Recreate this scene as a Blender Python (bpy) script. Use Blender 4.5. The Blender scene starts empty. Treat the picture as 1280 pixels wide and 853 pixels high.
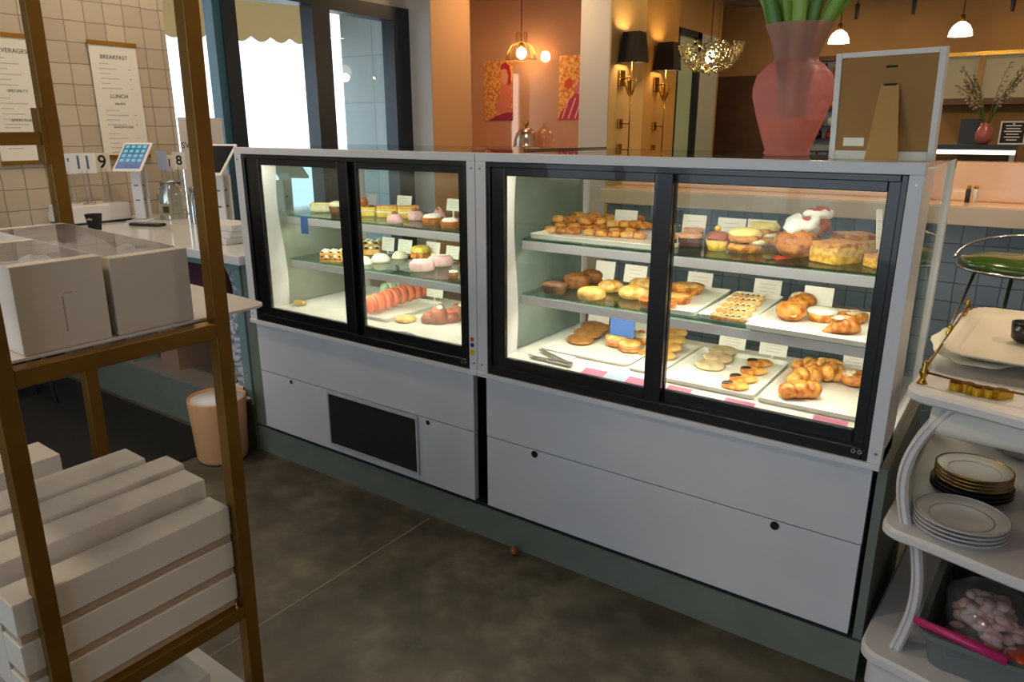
WORLD = 2.5; LAMP = 1.0; KL = 1.0; EXPO = 0.0
import bpy, bmesh, math, random
from mathutils import Vector, Matrix, noise
random.seed(7)
SC = bpy.context.scene
COL = SC.collection
PI = math.pi
# ------------------------------------------------------------------ camera
CAM_P = Vector((1.38, -1.7605, 1.3691)); F_PX = 909.31; YAW = .6155; PITCH = .2842
cd = bpy.data.cameras.new('camera'); cam = bpy.data.objects.new('camera', cd); COL.objects.link(cam)
cam.location = CAM_P; cam.rotation_euler = (PI/2-PITCH, 0, YAW)
cd.sensor_width = 36; cd.lens = F_PX/1280*36; cd.clip_start = .05; cd.clip_end = 200
SC.camera = cam
_f = Vector((-math.sin(YAW)*math.cos(PITCH), math.cos(YAW)*math.cos(PITCH), -math.sin(PITCH)))
_r = Vector((math.cos(YAW), math.sin(YAW), 0)); _u = _r.cross(_f)
def ray(u, v): return _f + _r*((u-640)/F_PX) - _u*((v-426.5)/F_PX)
def hit(u, v, ax, val):
    d = ray(u, v); i = 'xyz'.index(ax); return CAM_P + d*((val-CAM_P[i])/d[i])
# ------------------------------------------------------------------ materials
def lin(h):
    if not isinstance(h, str): return (*h, 1) if len(h) == 3 else h
    h = h.lstrip('#'); c = [int(h[i:i+2], 16)/255 for i in (0, 2, 4)]
    return tuple([x/12.92 if x <= .04045 else ((x+.055)/1.055)**2.4 for x in c])+(1,)
def nt(m): m.use_nodes = True; return m.node_tree.nodes, m.node_tree.links
def mat(name, col, rough=.5, metal=0, col2=None, nscale=20, namt=.5, bump=0, bscale=60, coat=0, trans=0, sss=0, emit=None, estr=0, spec=.5, detail=3, alpha=1):
    m = bpy.data.materials.new(name); n, l = nt(m); b = n['Principled BSDF']
    b.inputs['Roughness'].default_value = rough; b.inputs['Metallic'].default_value = metal
    b.inputs['Base Color'].default_value = lin(col); b.inputs['Coat Weight'].default_value = coat
    b.inputs['Specular IOR Level'].default_value = spec
    b.inputs['Transmission Weight'].default_value = trans; b.inputs['Subsurface Weight'].default_value = sss
    b.inputs['Alpha'].default_value = alpha
    if sss: b.inputs['Subsurface Radius'].default_value = (.01, .006, .003)
    if emit: b.inputs['Emission Color'].default_value = lin(emit); b.inputs['Emission Strength'].default_value = estr
    tc = n.new('ShaderNodeTexCoord')
    if col2:
        t = n.new('ShaderNodeTexNoise'); t.inputs['Scale'].default_value = nscale; t.inputs['Detail'].default_value = detail
        l.new(tc.outputs['Object'], t.inputs['Vector'])
        r = n.new('ShaderNodeValToRGB'); r.color_ramp.elements[0].position = .5-.5*namt*.5; r.color_ramp.elements[1].position = .5+.5*namt*.5
        r.color_ramp.elements[0].color = lin(col); r.color_ramp.elements[1].color = lin(col2)
        l.new(t.outputs['Fac'], r.inputs['Fac']); l.new(r.outputs['Color'], b.inputs['Base Color'])
    if bump:
        t2 = n.new('ShaderNodeTexNoise'); t2.inputs['Scale'].default_value = bscale; t2.inputs['Detail'].default_value = 4
        l.new(tc.outputs['Object'], t2.inputs['Vector'])
        bp = n.new('ShaderNodeBump'); bp.inputs['Strength'].default_value = bump; bp.inputs['Distance'].default_value = .004
        l.new(t2.outputs['Fac'], bp.inputs['Height']); l.new(bp.outputs['Normal'], b.inputs['Normal'])
    return m
def glassmat(name, tint='ffffff', fog=0, fogcol='c8d4d0', rough=0, grad=None, ior=1.45):
    """thin sheet glass: transparent + fresnel mirror, optionally fogged by condensation (grad = z range fog -> clear)"""
    m = bpy.data.materials.new(name); n, l = nt(m); n.remove(n['Principled BSDF']); out = n['Material Output']
    tr = n.new('ShaderNodeBsdfTransparent'); tr.inputs['Color'].default_value = lin(tint)
    gl = n.new('ShaderNodeBsdfGlossy'); gl.inputs['Roughness'].default_value = rough
    fr = n.new('ShaderNodeFresnel'); fr.inputs['IOR'].default_value = ior
    ge = n.new('ShaderNodeNewGeometry'); mi = n.new('ShaderNodeMapRange'); mi.inputs[3].default_value = ior; mi.inputs[4].default_value = 1/ior   # same fresnel on both faces of the sheet
    l.new(ge.outputs['Backfacing'], mi.inputs[0]); l.new(mi.outputs[0], fr.inputs['IOR'])
    base = tr
    if fog:
        df = n.new('ShaderNodeBsdfDiffuse'); df.inputs['Color'].default_value = lin(fogcol)
        tl = n.new('ShaderNodeBsdfTranslucent'); tl.inputs['Color'].default_value = lin(fogcol)
        mx0 = n.new('ShaderNodeMixShader'); mx0.inputs[0].default_value = .5
        l.new(df.outputs[0], mx0.inputs[1]); l.new(tl.outputs[0], mx0.inputs[2])
        mx = n.new('ShaderNodeMixShader'); l.new(tr.outputs[0], mx.inputs[1]); l.new(mx0.outputs[0], mx.inputs[2])
        mx.inputs[0].default_value = fog
        tc = n.new('ShaderNodeTexCoord'); nz = n.new('ShaderNodeTexNoise'); nz.inputs['Scale'].default_value = 5
        l.new(tc.outputs['Object'], nz.inputs['Vector'])
        mu = n.new('ShaderNodeMapRange'); mu.inputs[1].default_value = .3; mu.inputs[2].default_value = .7; mu.inputs[3].default_value = fog*.75; mu.inputs[4].default_value = fog
        l.new(nz.outputs['Fac'], mu.inputs[0]); src = mu.outputs[0]
        if grad:
            sx = n.new('ShaderNodeSeparateXYZ'); l.new(tc.outputs['Object'], sx.inputs[0])
            mr = n.new('ShaderNodeMapRange'); mr.inputs[1].default_value = grad[0]; mr.inputs[2].default_value = grad[1]; mr.inputs[3].default_value = 1; mr.inputs[4].default_value = grad[2] if len(grad) > 2 else 0
            l.new(sx.outputs[2], mr.inputs[0]); mm = n.new('ShaderNodeMath'); mm.operation = 'MULTIPLY'
            l.new(mr.outputs[0], mm.inputs[0]); l.new(src, mm.inputs[1]); src = mm.outputs[0]
        l.new(src, mx.inputs[0]); base = mx
    ms = n.new('ShaderNodeMixShader'); l.new(fr.outputs[0], ms.inputs[0]); l.new(base.outputs[0], ms.inputs[1]); l.new(gl.outputs[0], ms.inputs[2])
    l.new(ms.outputs[0], out.inputs[0]); return m
def tilemat(name, c1, c2, grout, size, axes, rough=.25, gap=.006, off=(0, 0)):
    m = bpy.data.materials.new(name); n, l = nt(m); b = n['Principled BSDF']; b.inputs['Roughness'].default_value = rough
    tc = n.new('ShaderNodeTexCoord'); sx = n.new('ShaderNodeSeparateXYZ'); l.new(tc.outputs['Object'], sx.inputs[0])
    cb = n.new('ShaderNodeCombineXYZ'); l.new(sx.outputs[axes[0]], cb.inputs[0]); l.new(sx.outputs[axes[1]], cb.inputs[1])
    mp = n.new('ShaderNodeMapping'); mp.inputs['Location'].default_value = (off[0], off[1], 0); l.new(cb.outputs[0], mp.inputs[0])
    br = n.new('ShaderNodeTexBrick'); br.offset = 0; br.squash = 1
    for k, v in (('Scale', 1), ('Mortar Size', gap/2), ('Mortar Smooth', .3), ('Brick Width', size), ('Row Height', size), ('Bias', 0)): br.inputs[k].default_value = v
    br.inputs['Color1'].default_value = lin(c1); br.inputs['Color2'].default_value = lin(c2); br.inputs['Mortar'].default_value = lin(grout)
    # slightly wavy hand-made edges
    nz = n.new('ShaderNodeTexNoise'); nz.inputs['Scale'].default_value = 9; l.new(tc.outputs['Object'], nz.inputs['Vector'])
    vm = n.new('ShaderNodeVectorMath'); vm.operation = 'MULTIPLY_ADD'; l.new(nz.outputs['Color'], vm.inputs[0]); vm.inputs[1].default_value = (.012, .012, 0); l.new(mp.outputs[0], vm.inputs[2])
    l.new(vm.outputs[0], br.inputs['Vector']); l.new(br.outputs['Color'], b.inputs['Base Color'])
    bp = n.new('ShaderNodeBump'); bp.inputs['Strength'].default_value = .35; bp.inputs['Distance'].default_value = .003; bp.invert = True
    l.new(br.outputs['Fac'], bp.inputs['Height']); l.new(bp.outputs['Normal'], b.inputs['Normal']); return m
M = {}
M['white_panel'] = mat('white_panel', 'd2d2d4', .38, col2='cbcbce', nscale=3, namt=.6, coat=.1)
M['white_metal'] = mat('white_metal', 'd6d6d8', .35)
M['white_paint'] = mat('white_paint', 'd9d5d2', .45)
M['black'] = mat('black_frame', '0b0b0d', .28, coat=.3)
M['black_matte'] = mat('black_matte', '101012', .7)
M['dark'] = mat('dark_recess', '15171a', .8)
M['chrome'] = mat('chrome', 'd0d0d0', .18, 1)
M['alu'] = mat('aluminium', 'c2bfc2', .45, .15)
M['steel'] = mat('brushed_steel', 'a9a6a0', .35, .9)
M['glass'] = glassmat('clear_glass', 'f7faf8', ior=1.3)
M['glass_green'] = glassmat('shelf_glass', 'd8ebe4')
M['glass_fog'] = glassmat('fogged_glass', 'd5e6e6', fog=.95, fogcol='a9b6ae', grad=(.70, .88, .62))  # condensation, with heavier fog low down put in for a reflection
M['glass_fog_left'] = glassmat('half_fogged_glass', 'e0ecea', fog=.85, fogcol='b3b9aa', grad=(.885, .93, .04))
M['glass_front_fog'] = glassmat('condensation_glass', 'f0f6f4', fog=.26, fogcol='cfcdc2', grad=(.58, .74, .1), ior=1.3)
M['glass_top'] = glassmat('top_glass', 'dfe9e6')
M['green'] = mat('green_paint', '6f766b', .55, col2='656d62', nscale=9, namt=.8, bump=.05)
M['teal'] = mat('teal_paint', '6f8d8c', .5)
M['gold'] = mat('gold_tube', '8f6a2c', .42, .75, col2='7d5a24', nscale=6, namt=.8)
M['brass'] = mat('brass', 'b98f3e', .25, 1)
M['cardbox'] = mat('white_cardboard', 'd9d0c4', .42, col2='d3cabd', nscale=5, namt=.7, coat=.25)
M['kraft_and_shade'] = mat('kraft_and_seam_shade', 'b0957a', .8)
M['tissue'] = mat('white_tissue', 'e6e6ea', .8)
M['film'] = glassmat('window_film', 'f2f2f4', fog=.10, fogcol='e8e8ee', ior=1.1)
M['paper'] = mat('paper', 'e9e4d8', .75)
M['paper_blue'] = mat('blue_paper', '3e64a8', .7)
M['paper_pale'] = mat('pale_blue_paper', 'a9b9d6', .7)
M['paper_pink'] = mat('pink_paper', 'c0708f', .7)
M['ink'] = mat('ink', '3a3733', .8)
M['inkgrey'] = mat('grey_ink', 'a8a198', .8)
M['porcelain'] = mat('porcelain', 'e8e5de', .18, coat=.4)
M['tray_white'] = mat('tray_melamine', 'e4e0d6', .3, coat=.2)
M['led'] = mat('led_strip', 'ffffff', .4, emit='fff0d8', estr=5)
M['white_counter'] = mat('white_worktop', 'dcdcdc', .15, coat=.3)
M['orange_plastic'] = mat('peach_plastic', 'd8a272', .5, sss=0)
M['mat_black'] = mat('rubber_mat', '131211', .95, bump=.4, bscale=150)
# food
def food(name, c, c2, rough=.55, ns=40, amt=.42, bump=.55, bs=120, **k): M[name] = mat(name, c, rough, col2=c2, nscale=ns, namt=amt, bump=bump, bscale=bs, **k)
food('golden', 'a85c18', 'dfa24c'); food('goldpale', 'd0923c', 'ebc582'); food('browncake', '6d3f18', '8f5a26'); food('darkcake', '4f2f16', '6b4421')
food('tan', 'cf9040', 'e2b266'); food('crust', '94480f', 'd48a36', .38); food('choc', '2c1710', '3b2015', .35, bump=.05); food('brownie', '3f201a', '4d2820', .7)
food('frost_tan', 'c68a5c', 'd8a278', .5); food('creamy', 'eadfb4', 'f3ecd0', .6); food('yellow', 'e6b93c', 'efce68', .6); food('yellow_ic', 'ecd67a', 'f4e6a2', .5, bump=.1)
food('whip', 'efe9df', 'f8f5ef', .5, bump=.12, bs=50); food('berry', 'a02a1e', 'c2442f', .3, bump=.05); food('crumbtop', 'a4601c', 'cf9242', .7, ns=70)
food('sponge', 'c48a2c', 'e3b657', .8, ns=90, bs=200); food('icing', 'ddd2c4', 'e8e0d4', .4, bump=.03); food('sugar', 'e4d6c2', 'b8732c', .6, ns=45, amt=.5)
food('cookie_dark', '8d5a28', 'a8713a', .8, ns=60); food('cookie_pale', 'b69a72', 'cbb28c', .8, ns=50); food('pinkcrumb', 'd08a62', 'd99a78', .8, ns=50)
food('pinkmousse', 'd9a6a8', 'e4b8ba', .5, bump=.08); food('orange_mac', 'e8683c', 'ef8158', .6, ns=25, bump=.05); food('green_mac', '6f8264', 'a7b396', .6, ns=60, bump=.05)
food('whitemousse', 'e9e2c8', 'f0ead6', .5, bump=.08); food('strawb', 'b84a38', 'cf6a52', .45); food('caramel', '9a5218', 'b86a24', .3, bump=.05); food('flake', 'b87838', 'd9a864', .6, ns=55)
food('redbrown', '8a4a34', 'a55c42', .5)
# ------------------------------------------------------------------ mesh helpers
class MB:
    def __init__(s): s.bm = bmesh.new()
    def _xf(s, vs, T):
        if T is not None: bmesh.ops.transform(s.bm, matrix=T, verts=vs)
    def box(s, x0, x1, y0, y1, z0, z1, T=None):
        vs = [s.bm.verts.new((x, y, z)) for z in (z0, z1) for y in (y0, y1) for x in (x0, x1)]
        for f in ((0, 2, 3, 1), (4, 5, 7, 6), (0, 1, 5, 4), (2, 6, 7, 3), (0, 4, 6, 2), (1, 3, 7, 5)): s.bm.faces.new([vs[i] for i in f])
        s._xf(vs, T); return s
    def frame(s, x0, x1, z0, z1, bl, br, bb, bt, y0, y1):
        """rectangular frame in the xz plane"""
        s.box(x0, x0+bl, y0, y1, z0, z1); s.box(x1-br, x1, y0, y1, z0, z1)
        s.box(x0+bl, x1-br, y0, y1, z0, z0+bb); s.box(x0+bl, x1-br, y0, y1, z1-bt, z1); return s
    def grid(s, rows, closed=True, cap0=True, cap1=True, T=None):
        """rows: list of rings of points"""
        R = [[s.bm.verts.new(p) for p in r] for r in rows]; n = len(R[0])
        for a, b in zip(R, R[1:]):
            for i in range(n if closed else n-1):
                j = (i+1) % n; s.bm.faces.new((a[i], a[j], b[j], b[i]))
        if cap0 and n > 2: s.bm.faces.new(R[0][::-1])
        if cap1 and n > 2: s.bm.faces.new(R[-1])
        s._xf([v for r in R for v in r], T); return s
    def lathe(s, prof, seg=24, sx=1, sy=1, c=(0, 0, 0), flute=0, nfl=0, T=None, ring=False, open1=False):
        rows = []
        if ring: prof = list(prof)+[prof[0]]
        for r, z in prof:
            r = max(r, .0004); rows.append([(c[0]+sx*r*(1+flute*math.cos(nfl*2*PI*i/seg))*math.cos(2*PI*i/seg), c[1]+sy*r*(1+flute*math.cos(nfl*2*PI*i/seg))*math.sin(2*PI*i/seg), c[2]+z) for i in range(seg)])
        return s.grid(rows, T=T, cap0=not ring, cap1=not (ring or open1))
    def cyl(s, c, r, h, seg=20, r2=None, T=None): return s.lathe([(r, 0), (r if r2 is None else r2, h)], seg, c=c, T=T)
    def tube(s, pts, r, seg=8, closed=False, T=None, radii=None):
        pts = [Vector(p) for p in pts]; n = len(pts); rows = []; prev = None
        for i, p in enumerate(pts):
            a = pts[(i-1) % n] if (i > 0 or closed) else p; b = pts[(i+1) % n] if (i < n-1 or closed) else p
            t = (b-a).normalized()
            if prev is None: x = t.orthogonal().normalized()
            else:
                x = prev - t*prev.dot(t); x = x.normalized() if x.length > 1e-6 else t.orthogonal().normalized()
            prev = x; y = t.cross(x); rr = radii[i] if radii else r
            rows.append([tuple(p+(x*math.cos(2*PI*k/seg)+y*math.sin(2*PI*k/seg))*rr) for k in range(seg)])
        if closed: rows.append(rows[0]); return s.grid(rows, cap0=False, cap1=False, T=T)
        return s.grid(rows, T=T)
    def bar(s, a, b, w, h=None, T=None):
        """square bar a->b"""
        a = Vector(a); b = Vector(b); h = h or w; t = (b-a).normalized(); up = Vector((0, 0, 1)) if abs(t.z) < .95 else Vector((0, 1, 0))
        x = t.cross(up).normalized(); y = x.cross(t)
        return s.grid([[tuple(p+x*sx*w/2+y*sy*h/2) for sx, sy in ((-1, -1), (1, -1), (1, 1), (-1, 1))] for p in (a, b)], T=T)
    def prism(s, poly, z0, z1, T=None): return s.grid([[(x, y, z0) for x, y in poly], [(x, y, z1) for x, y in poly]], T=T)
    def ell(s, c, r, seg=20, rings=10, T=None, e=1.0, zmin=-1):
        rows = []
        for i in range(rings+1):
            a = -PI/2+PI*i/rings; z = math.sin(a); q = math.cos(a)
            if z < zmin: continue
            z = math.copysign(abs(z)**e, z); q = max(q, .004)**e
            rows.append([(c[0]+r[0]*q*math.cos(2*PI*k/seg), c[1]+r[1]*q*math.sin(2*PI*k/seg), c[2]+r[2]*z) for k in range(seg)])
        return s.grid(rows, T=T)
    def sbox(s, c, r, e=.3, seg=36, rings=14, T=None):
        sp = lambda v, k: math.copysign(abs(v)**k, v)
        rows = []
        for i in range(rings+1):
            a = -PI/2+PI*i/rings; z = sp(math.sin(a), e); q = max(math.cos(a), .02)**e if 0 < i < rings else .05
            rows.append([(c[0]+r[0]*q*sp(math.cos(2*PI*k/seg), e), c[1]+r[1]*q*sp(math.sin(2*PI*k/seg), e), c[2]+r[2]*z) for k in range(seg)])
        return s.grid(rows, T=T)
    def rbox(s, x0, x1, y0, y1, z0, z1, r=.004, seg=3, T=None):
        """box with rounded vertical corners and softened rims"""
        poly = rrect(x0, x1, y0, y1, r, seg); cx, cy = (x0+x1)/2, (y0+y1)/2; k = min(r*.5, (z1-z0)*.3)
        def ins(d): return [(cx+(x-cx)*(1-d/max(abs(x0-cx), 1e-6)), cy+(y-cy)*(1-d/max(abs(y0-cy), 1e-6))) for x, y in poly]
        rows = [[(x, y, z0) for x, y in ins(k)], [(x, y, z0+k) for x, y in poly], [(x, y, z1-k) for x, y in poly], [(x, y, z1) for x, y in ins(k)]]
        return s.grid(rows, T=T)
    def noise(s, amp, scale, seed=0, zkeep=True, sub=0):
        if sub: bmesh.ops.subdivide_edges(s.bm, edges=s.bm.edges[:], cuts=sub, use_grid_fill=True)
        o = Vector((seed*3.17, seed*1.31, seed*2.7)); s.bm.normal_update()
        for v in s.bm.verts:
            d = noise.noise(v.co*scale+o)*amp+noise.noise(v.co*scale*2.3+o)*amp*.5; n = v.normal.copy()
            if zkeep and v.co.z < .0015: n.z = 0
            v.co += n*d
            if zkeep: v.co.z = max(v.co.z, 0)
        return s
    def mesh(s, name, m, smooth=True):
        bmesh.ops.recalc_face_normals(s.bm, faces=s.bm.faces[:]); me = bpy.data.meshes.new(name)
        if smooth == 'auto':
            for e in s.bm.edges: e.smooth = not (len(e.link_faces) == 2 and e.calc_face_angle(0) > .6)
        for f in s.bm.faces: f.smooth = bool(smooth)
        s.bm.to_mesh(me); s.bm.free(); me.materials.append(M[m] if isinstance(m, str) else m); return me
    def build(s, name, m, parent=None, smooth=False, loc=None, bevel=0, T=None, label=None):
        o = bpy.data.objects.new(name, s.mesh(name, m, smooth)); COL.objects.link(o)
        if parent is not None: o.parent = parent
        if loc is not None: o.location = loc
        if T is not None: o.matrix_world = T
        if bevel:
            b = o.modifiers.new('bevel', 'BEVEL'); b.width = bevel; b.segments = 2; b.limit_method = 'ANGLE'; b.angle_limit = .7
        if label: o['label'] = label
        return o
def rrect(x0, x1, y0, y1, r, seg=4):
    p = []
    for cx, cy, a in ((x1-r, y0+r, -PI/2), (x1-r, y1-r, 0), (x0+r, y1-r, PI/2), (x0+r, y0+r, PI)):
        for i in range(seg+1): t = a+PI/2*i/seg; p.append((cx+r*math.cos(t), cy+r*math.sin(t)))
    return p
def tag(o, label, cat, group=None):
    o['label'] = label; o['category'] = cat
    if group: o['group'] = group
    return o
def thing(name, label, cat, loc=(0, 0, 0), rz=0, group=None, T=None):
    o = bpy.data.objects.new(name, None); COL.objects.link(o); o.empty_display_size = .05
    o.location = loc; o.rotation_euler = (0, 0, rz)
    if T is not None: o.matrix_world = T
    return tag(o, label, cat, group)
def struct(o): o['kind'] = 'structure'; return o
def text(name, body, size, parent, loc, rot, m='ink', ext=.0004, align='CENTER', bold=0):
    c = bpy.data.curves.new(name, 'FONT'); c.body = body; c.size = size; c.extrude = ext; c.align_x = align; c.align_y = 'CENTER'; c.offset = bold
    t = bpy.data.objects.new(name, c); COL.objects.link(t)
    me = bpy.data.meshes.new_from_object(t.evaluated_get(bpy.context.evaluated_depsgraph_get())); bpy.data.objects.remove(t)
    me.materials.clear(); me.materials.append(M[m]); o = bpy.data.objects.new(name, me); COL.objects.link(o)
    o.parent = parent; o.location = loc; o.rotation_euler = rot; return o
def copy_tree(o, parent=None):
    c = o.copy(); COL.objects.link(c)
    if parent is not None: c.parent = parent
    for ch in list(o.children): copy_tree(ch, c)
    return c
def Rz(a): return Matrix.Rotation(a, 4, 'Z')
def Rx(a): return Matrix.Rotation(a, 4, 'X')
def Ry(a): return Matrix.Rotation(a, 4, 'Y')
def Tr(*p): return Matrix.Translation(p if len(p) == 3 else p[0])
# ------------------------------------------------------------------ the room
def floormat():
    m = bpy.data.materials.new('concrete_floor'); n, l = nt(m); b = n['Principled BSDF']
    tc = n.new('ShaderNodeTexCoord')
    t1 = n.new('ShaderNodeTexNoise'); t1.inputs['Scale'].default_value = 3.4; t1.inputs['Detail'].default_value = 8; t1.inputs['Roughness'].default_value = .65
    t2 = n.new('ShaderNodeTexNoise'); t2.inputs['Scale'].default_value = 14; t2.inputs['Detail'].default_value = 6
    for t in (t1, t2): l.new(tc.outputs['Object'], t.inputs['Vector'])
    r = n.new('ShaderNodeValToRGB'); e = r.color_ramp.elements
    e[0].position = .34; e[0].color = lin('3d382d'); e[1].position = .66; e[1].color = lin('6f6754'); k = e.new(.5); k.color = lin('544d3f')
    l.new(t1.outputs['Fac'], r.inputs['Fac'])
    mx = n.new('ShaderNodeMix'); mx.data_type = 'RGBA'; mx.blend_type = 'OVERLAY'; mx.inputs[0].default_value = .4
    l.new(r.outputs['Color'], mx.inputs[6]); l.new(t2.outputs['Fac'], mx.inputs[7]); l.new(mx.outputs[2], b.inputs['Base Color'])
    b.inputs['Roughness'].default_value = .5
    mr = n.new('ShaderNodeMapRange'); mr.inputs[3].default_value = .38; mr.inputs[4].default_value = .65; l.new(t2.outputs['Fac'], mr.inputs[0]); l.new(mr.outputs[0], b.inputs['Roughness'])
    bp = n.new('ShaderNodeBump'); bp.inputs['Strength'].default_value = .12; bp.inputs['Distance'].default_value = .003; l.new(t2.outputs['Fac'], bp.inputs['Height']); l.new(bp.outputs['Normal'], b.inputs['Normal'])
    return m
M['floor'] = floormat()
M['joint'] = mat('floor_joint', '8c8274', .8)
M['tile'] = tilemat('zellige_tile', 'c9bba6', 'b9aa95', '8f8270', .1085, (1, 2), off=(.03, .02))
M['tile_blue'] = tilemat('blue_tile', '66778a', '7b8b9b', '4e5963', .083, (0, 2), rough=.3)
M['dark_lower_wall'] = mat('charcoal_lower_wall', '1d1b1a', .8)
M['ceiling'] = mat('rough_ceiling', 'b5aea4', .9, col2='8f897f', nscale=4, bump=.6, bscale=12)
M['wall_warm'] = mat('ochre_plaster', 'a98552', .7, col2='9d7a49', nscale=2)
M['wall_white'] = mat('offwhite_plaster', 'cfc8be', .7)
M['col_white'] = mat('column_paint', 'd6cfc6', .6)
M['pink_wall'] = mat('polished_pink_panel', 'dca98a', .05, .42)
M['yellow_sconce_tint'] = mat('painted_sconce_glow', 'd2ae72', .7)
M['gold_wall'] = mat('darker_gold_wall', 'b88b45', .7)
M['wood_dark'] = mat('dark_wood', '5d4327', .55, col2='4b351f', nscale=3)
M['win_frame'] = mat('dark_window_frame', '17242e', .4)
M['win_teal'] = mat('window_frame_inner', '2f5866', .4)
M['win_glass'] = glassmat('window_glass', 'f6fbff')
M['green_view'] = mat('painted_daylit_view', 'a9c0a4', .35, coat=.2)  # opaque panel coloured like the daylit outdoors behind the pane
M['post_grey'] = mat('grey_green_post', 'a6aca4', .6)
M['marble'] = mat('peach_marble', 'e0b088', .18, col2='eac29c', nscale=3, namt=.9, coat=.2, detail=6)
M['slab_edge'] = mat('peach_stone_edge', 'cdb8a0', .35)
M['awning'] = mat('awning_cloth', 'd2be98', .8)
M['awning_top'] = mat('awning_top', 'a3a8aa', .8)
M['block'] = tilemat('painted_blockwork', 'b3bfbc', 'bac6c3', '9fadab', .4, (0, 2), rough=.8, gap=.012)
M['ground'] = mat('pale_pavement', 'd8d6d0', .9)
M['sign_white'] = mat('white_sign', 'd9d6d2', .7)
def cloth(name, col):
    m = bpy.data.materials.new(name); n, l = nt(m); n.remove(n['Principled BSDF']); d = n.new('ShaderNodeBsdfDiffuse'); t = n.new('ShaderNodeBsdfTranslucent'); x = n.new('ShaderNodeMixShader'); x.inputs[0].default_value = .5
    d.inputs[0].default_value = lin(col); t.inputs[0].default_value = lin(col); l.new(d.outputs[0], x.inputs[1]); l.new(t.outputs[0], x.inputs[2]); l.new(x.outputs[0], n['Material Output'].inputs[0]); return m
M['awning'] = cloth('awning_cloth', 'e6d2ab'); M['awning_top'] = cloth('awning_top', 'c3c2bc')
def S(mb, name, m, **k): return struct(mb.build(name, m, **k))
WX = -3.0; YB = 7.5; CH = 2.75
S(MB().box(-4.6, 4.6, -4.7, YB+.2, -.05, 0), 'floor', 'floor')
S(MB().box(-.2385, -.2335, -4.4, .0, -.02, .0012), 'floor_joint', 'joint')
S(MB().box(-4.6, 4.6, -4.7, YB+.2, CH, CH+.1), 'ceiling', 'ceiling')
S(MB().box(WX-.15, WX, -4.5, .86, .8, CH), 'wall_left', 'tile')
S(MB().box(WX-.15, WX, -4.5, .86, 0, .8), 'wall_left', 'dark_lower_wall')  # lower wall, coloured charcoal
S(MB().box(WX, WX+.015, -4.4, -.05, 0, .1), 'baseboard_left', mat('grey_base', '6d6760', .7))
S(MB().box(WX-.15, WX, .86, 2.95, 0, .3), 'wall_left', 'wall_white')
S(MB().box(WX-.15, WX, .86, 2.95, 2.29, CH), 'wall_left', 'wall_white')
# window with dark frames over the service counter
w1 = struct(bpy.data.objects.new('window_1', None)); COL.objects.link(w1); w1.location = (WX, 1.9, .86)
def wbox(y0, y1, z0, z1, x0=-.1, x1=.03): return (x0, x1, y0-1.9, y1-1.9, z0-.86, z1-.86)
fr = MB()
for y0, y1 in ((1.235, 1.34), (1.96, 2.12), (2.77, 2.95)): fr.box(*wbox(y0, y1, .3, 2.29))
fr.box(*wbox(1.34, 1.96, 2.205, 2.29)); fr.box(*wbox(2.12, 2.77, 2.19, 2.29)); fr.box(*wbox(.86, 1.235, 2.215, 2.29)); fr.box(*wbox(.86, 2.95, .3, .36))
struct(fr.build('window_frame', 'win_frame', w1))
struct(MB().box(*wbox(1.18, 1.235, .3, 2.29, -.08, .015)).build('window_frame', 'win_teal', w1))
struct(MB().box(*wbox(.86, 2.95, .32, 2.28, -.06, -.052)).build('window_glass', 'win_glass', w1))
# outside
S(MB().box(-12, WX-.15, -6, 6, -.12, -.05), 'pavement', 'ground')
S(MB().box(-4.0, -3.32, 3.15, 3.30, -.05, 3.2), 'wall_outside', 'block')
aw = thing('awning', 'tan awning with a scalloped valance outside the window', 'awning', (-4.2, 2.0, 2.1))
val = MB(); N = 84; y0, y1 = -1.2, 1.15
fr_ = [(y0+(y1-y0)*i/N) for i in range(N+1)]
rows = []
for dx in (0, .002):
    top = [(dx, y, .27+.045*y) for y in fr_]; bot = [(dx, y, .045*y-.045*abs(math.sin((y+.06)*PI/.20))) for y in fr_]; rows.append((top, bot))
val.grid([rows[0][0], rows[0][1], rows[1][1], rows[1][0]], closed=False, cap0=False, cap1=False); val.build('valance', 'awning', aw)
MB().grid([[(0, y0, .27+.045*y0), (0, y1, .27+.045*y1)], [(1.02, y0, .95), (1.02, y1, .95)], [(1.02, y0, .97), (1.02, y1, .97)], [(0, y0, .285+.045*y0), (0, y1, .285+.045*y1)]], closed=False, cap0=False, cap1=False).build('canopy', 'awning_top', aw)
# columns and alcove with polished pink wall
S(MB().box(-3.15, -2.746, 2.95, 3.45, 0, CH), 'column', 'col_white')
M['peach_lamp_tint'] = mat('painted_lamp_glow', 'd6a373', .7)
S(MB().box(-2.746, -2.742, 2.952, 3.45, 0, CH), 'wall_lamp_tint', 'peach_lamp_tint')  # column side coloured peach to imitate warm lamp light on it
S(MB().box(-3.95, -3.8, 3.45, 4.8, 0, 1.12), 'wall_alcove', 'wall_white')
S(MB().box(-3.95, -3.8, 3.45, 4.8, 2.0, CH), 'wall_alcove', 'wall_white')
S(MB().box(-3.83, -3.8, 4.04, 4.8, 1.12, 2.0), 'wall_alcove', 'wall_white')
S(MB().box(-3.83, -3.8, 3.67, 3.86, 1.12, 2.0), 'wall_alcove', 'wall_white')
S(MB().box(-3.95, -3.15, 3.35, 3.45, 0, CH), 'wall_alcove', 'wall_white')
struct(MB().box(-3.825, -3.82, 3.45, 4.04, 1.12, 2.0).build('window_2', 'win_glass'))
S(MB().box(-4.15, -1.98, 4.8, 4.9, 0, CH), 'wall_pink', 'pink_wall')
S(MB().box(-1.98, -1.70, 4.0, 5.4, 0, CH), 'column', 'wall_white')
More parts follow.
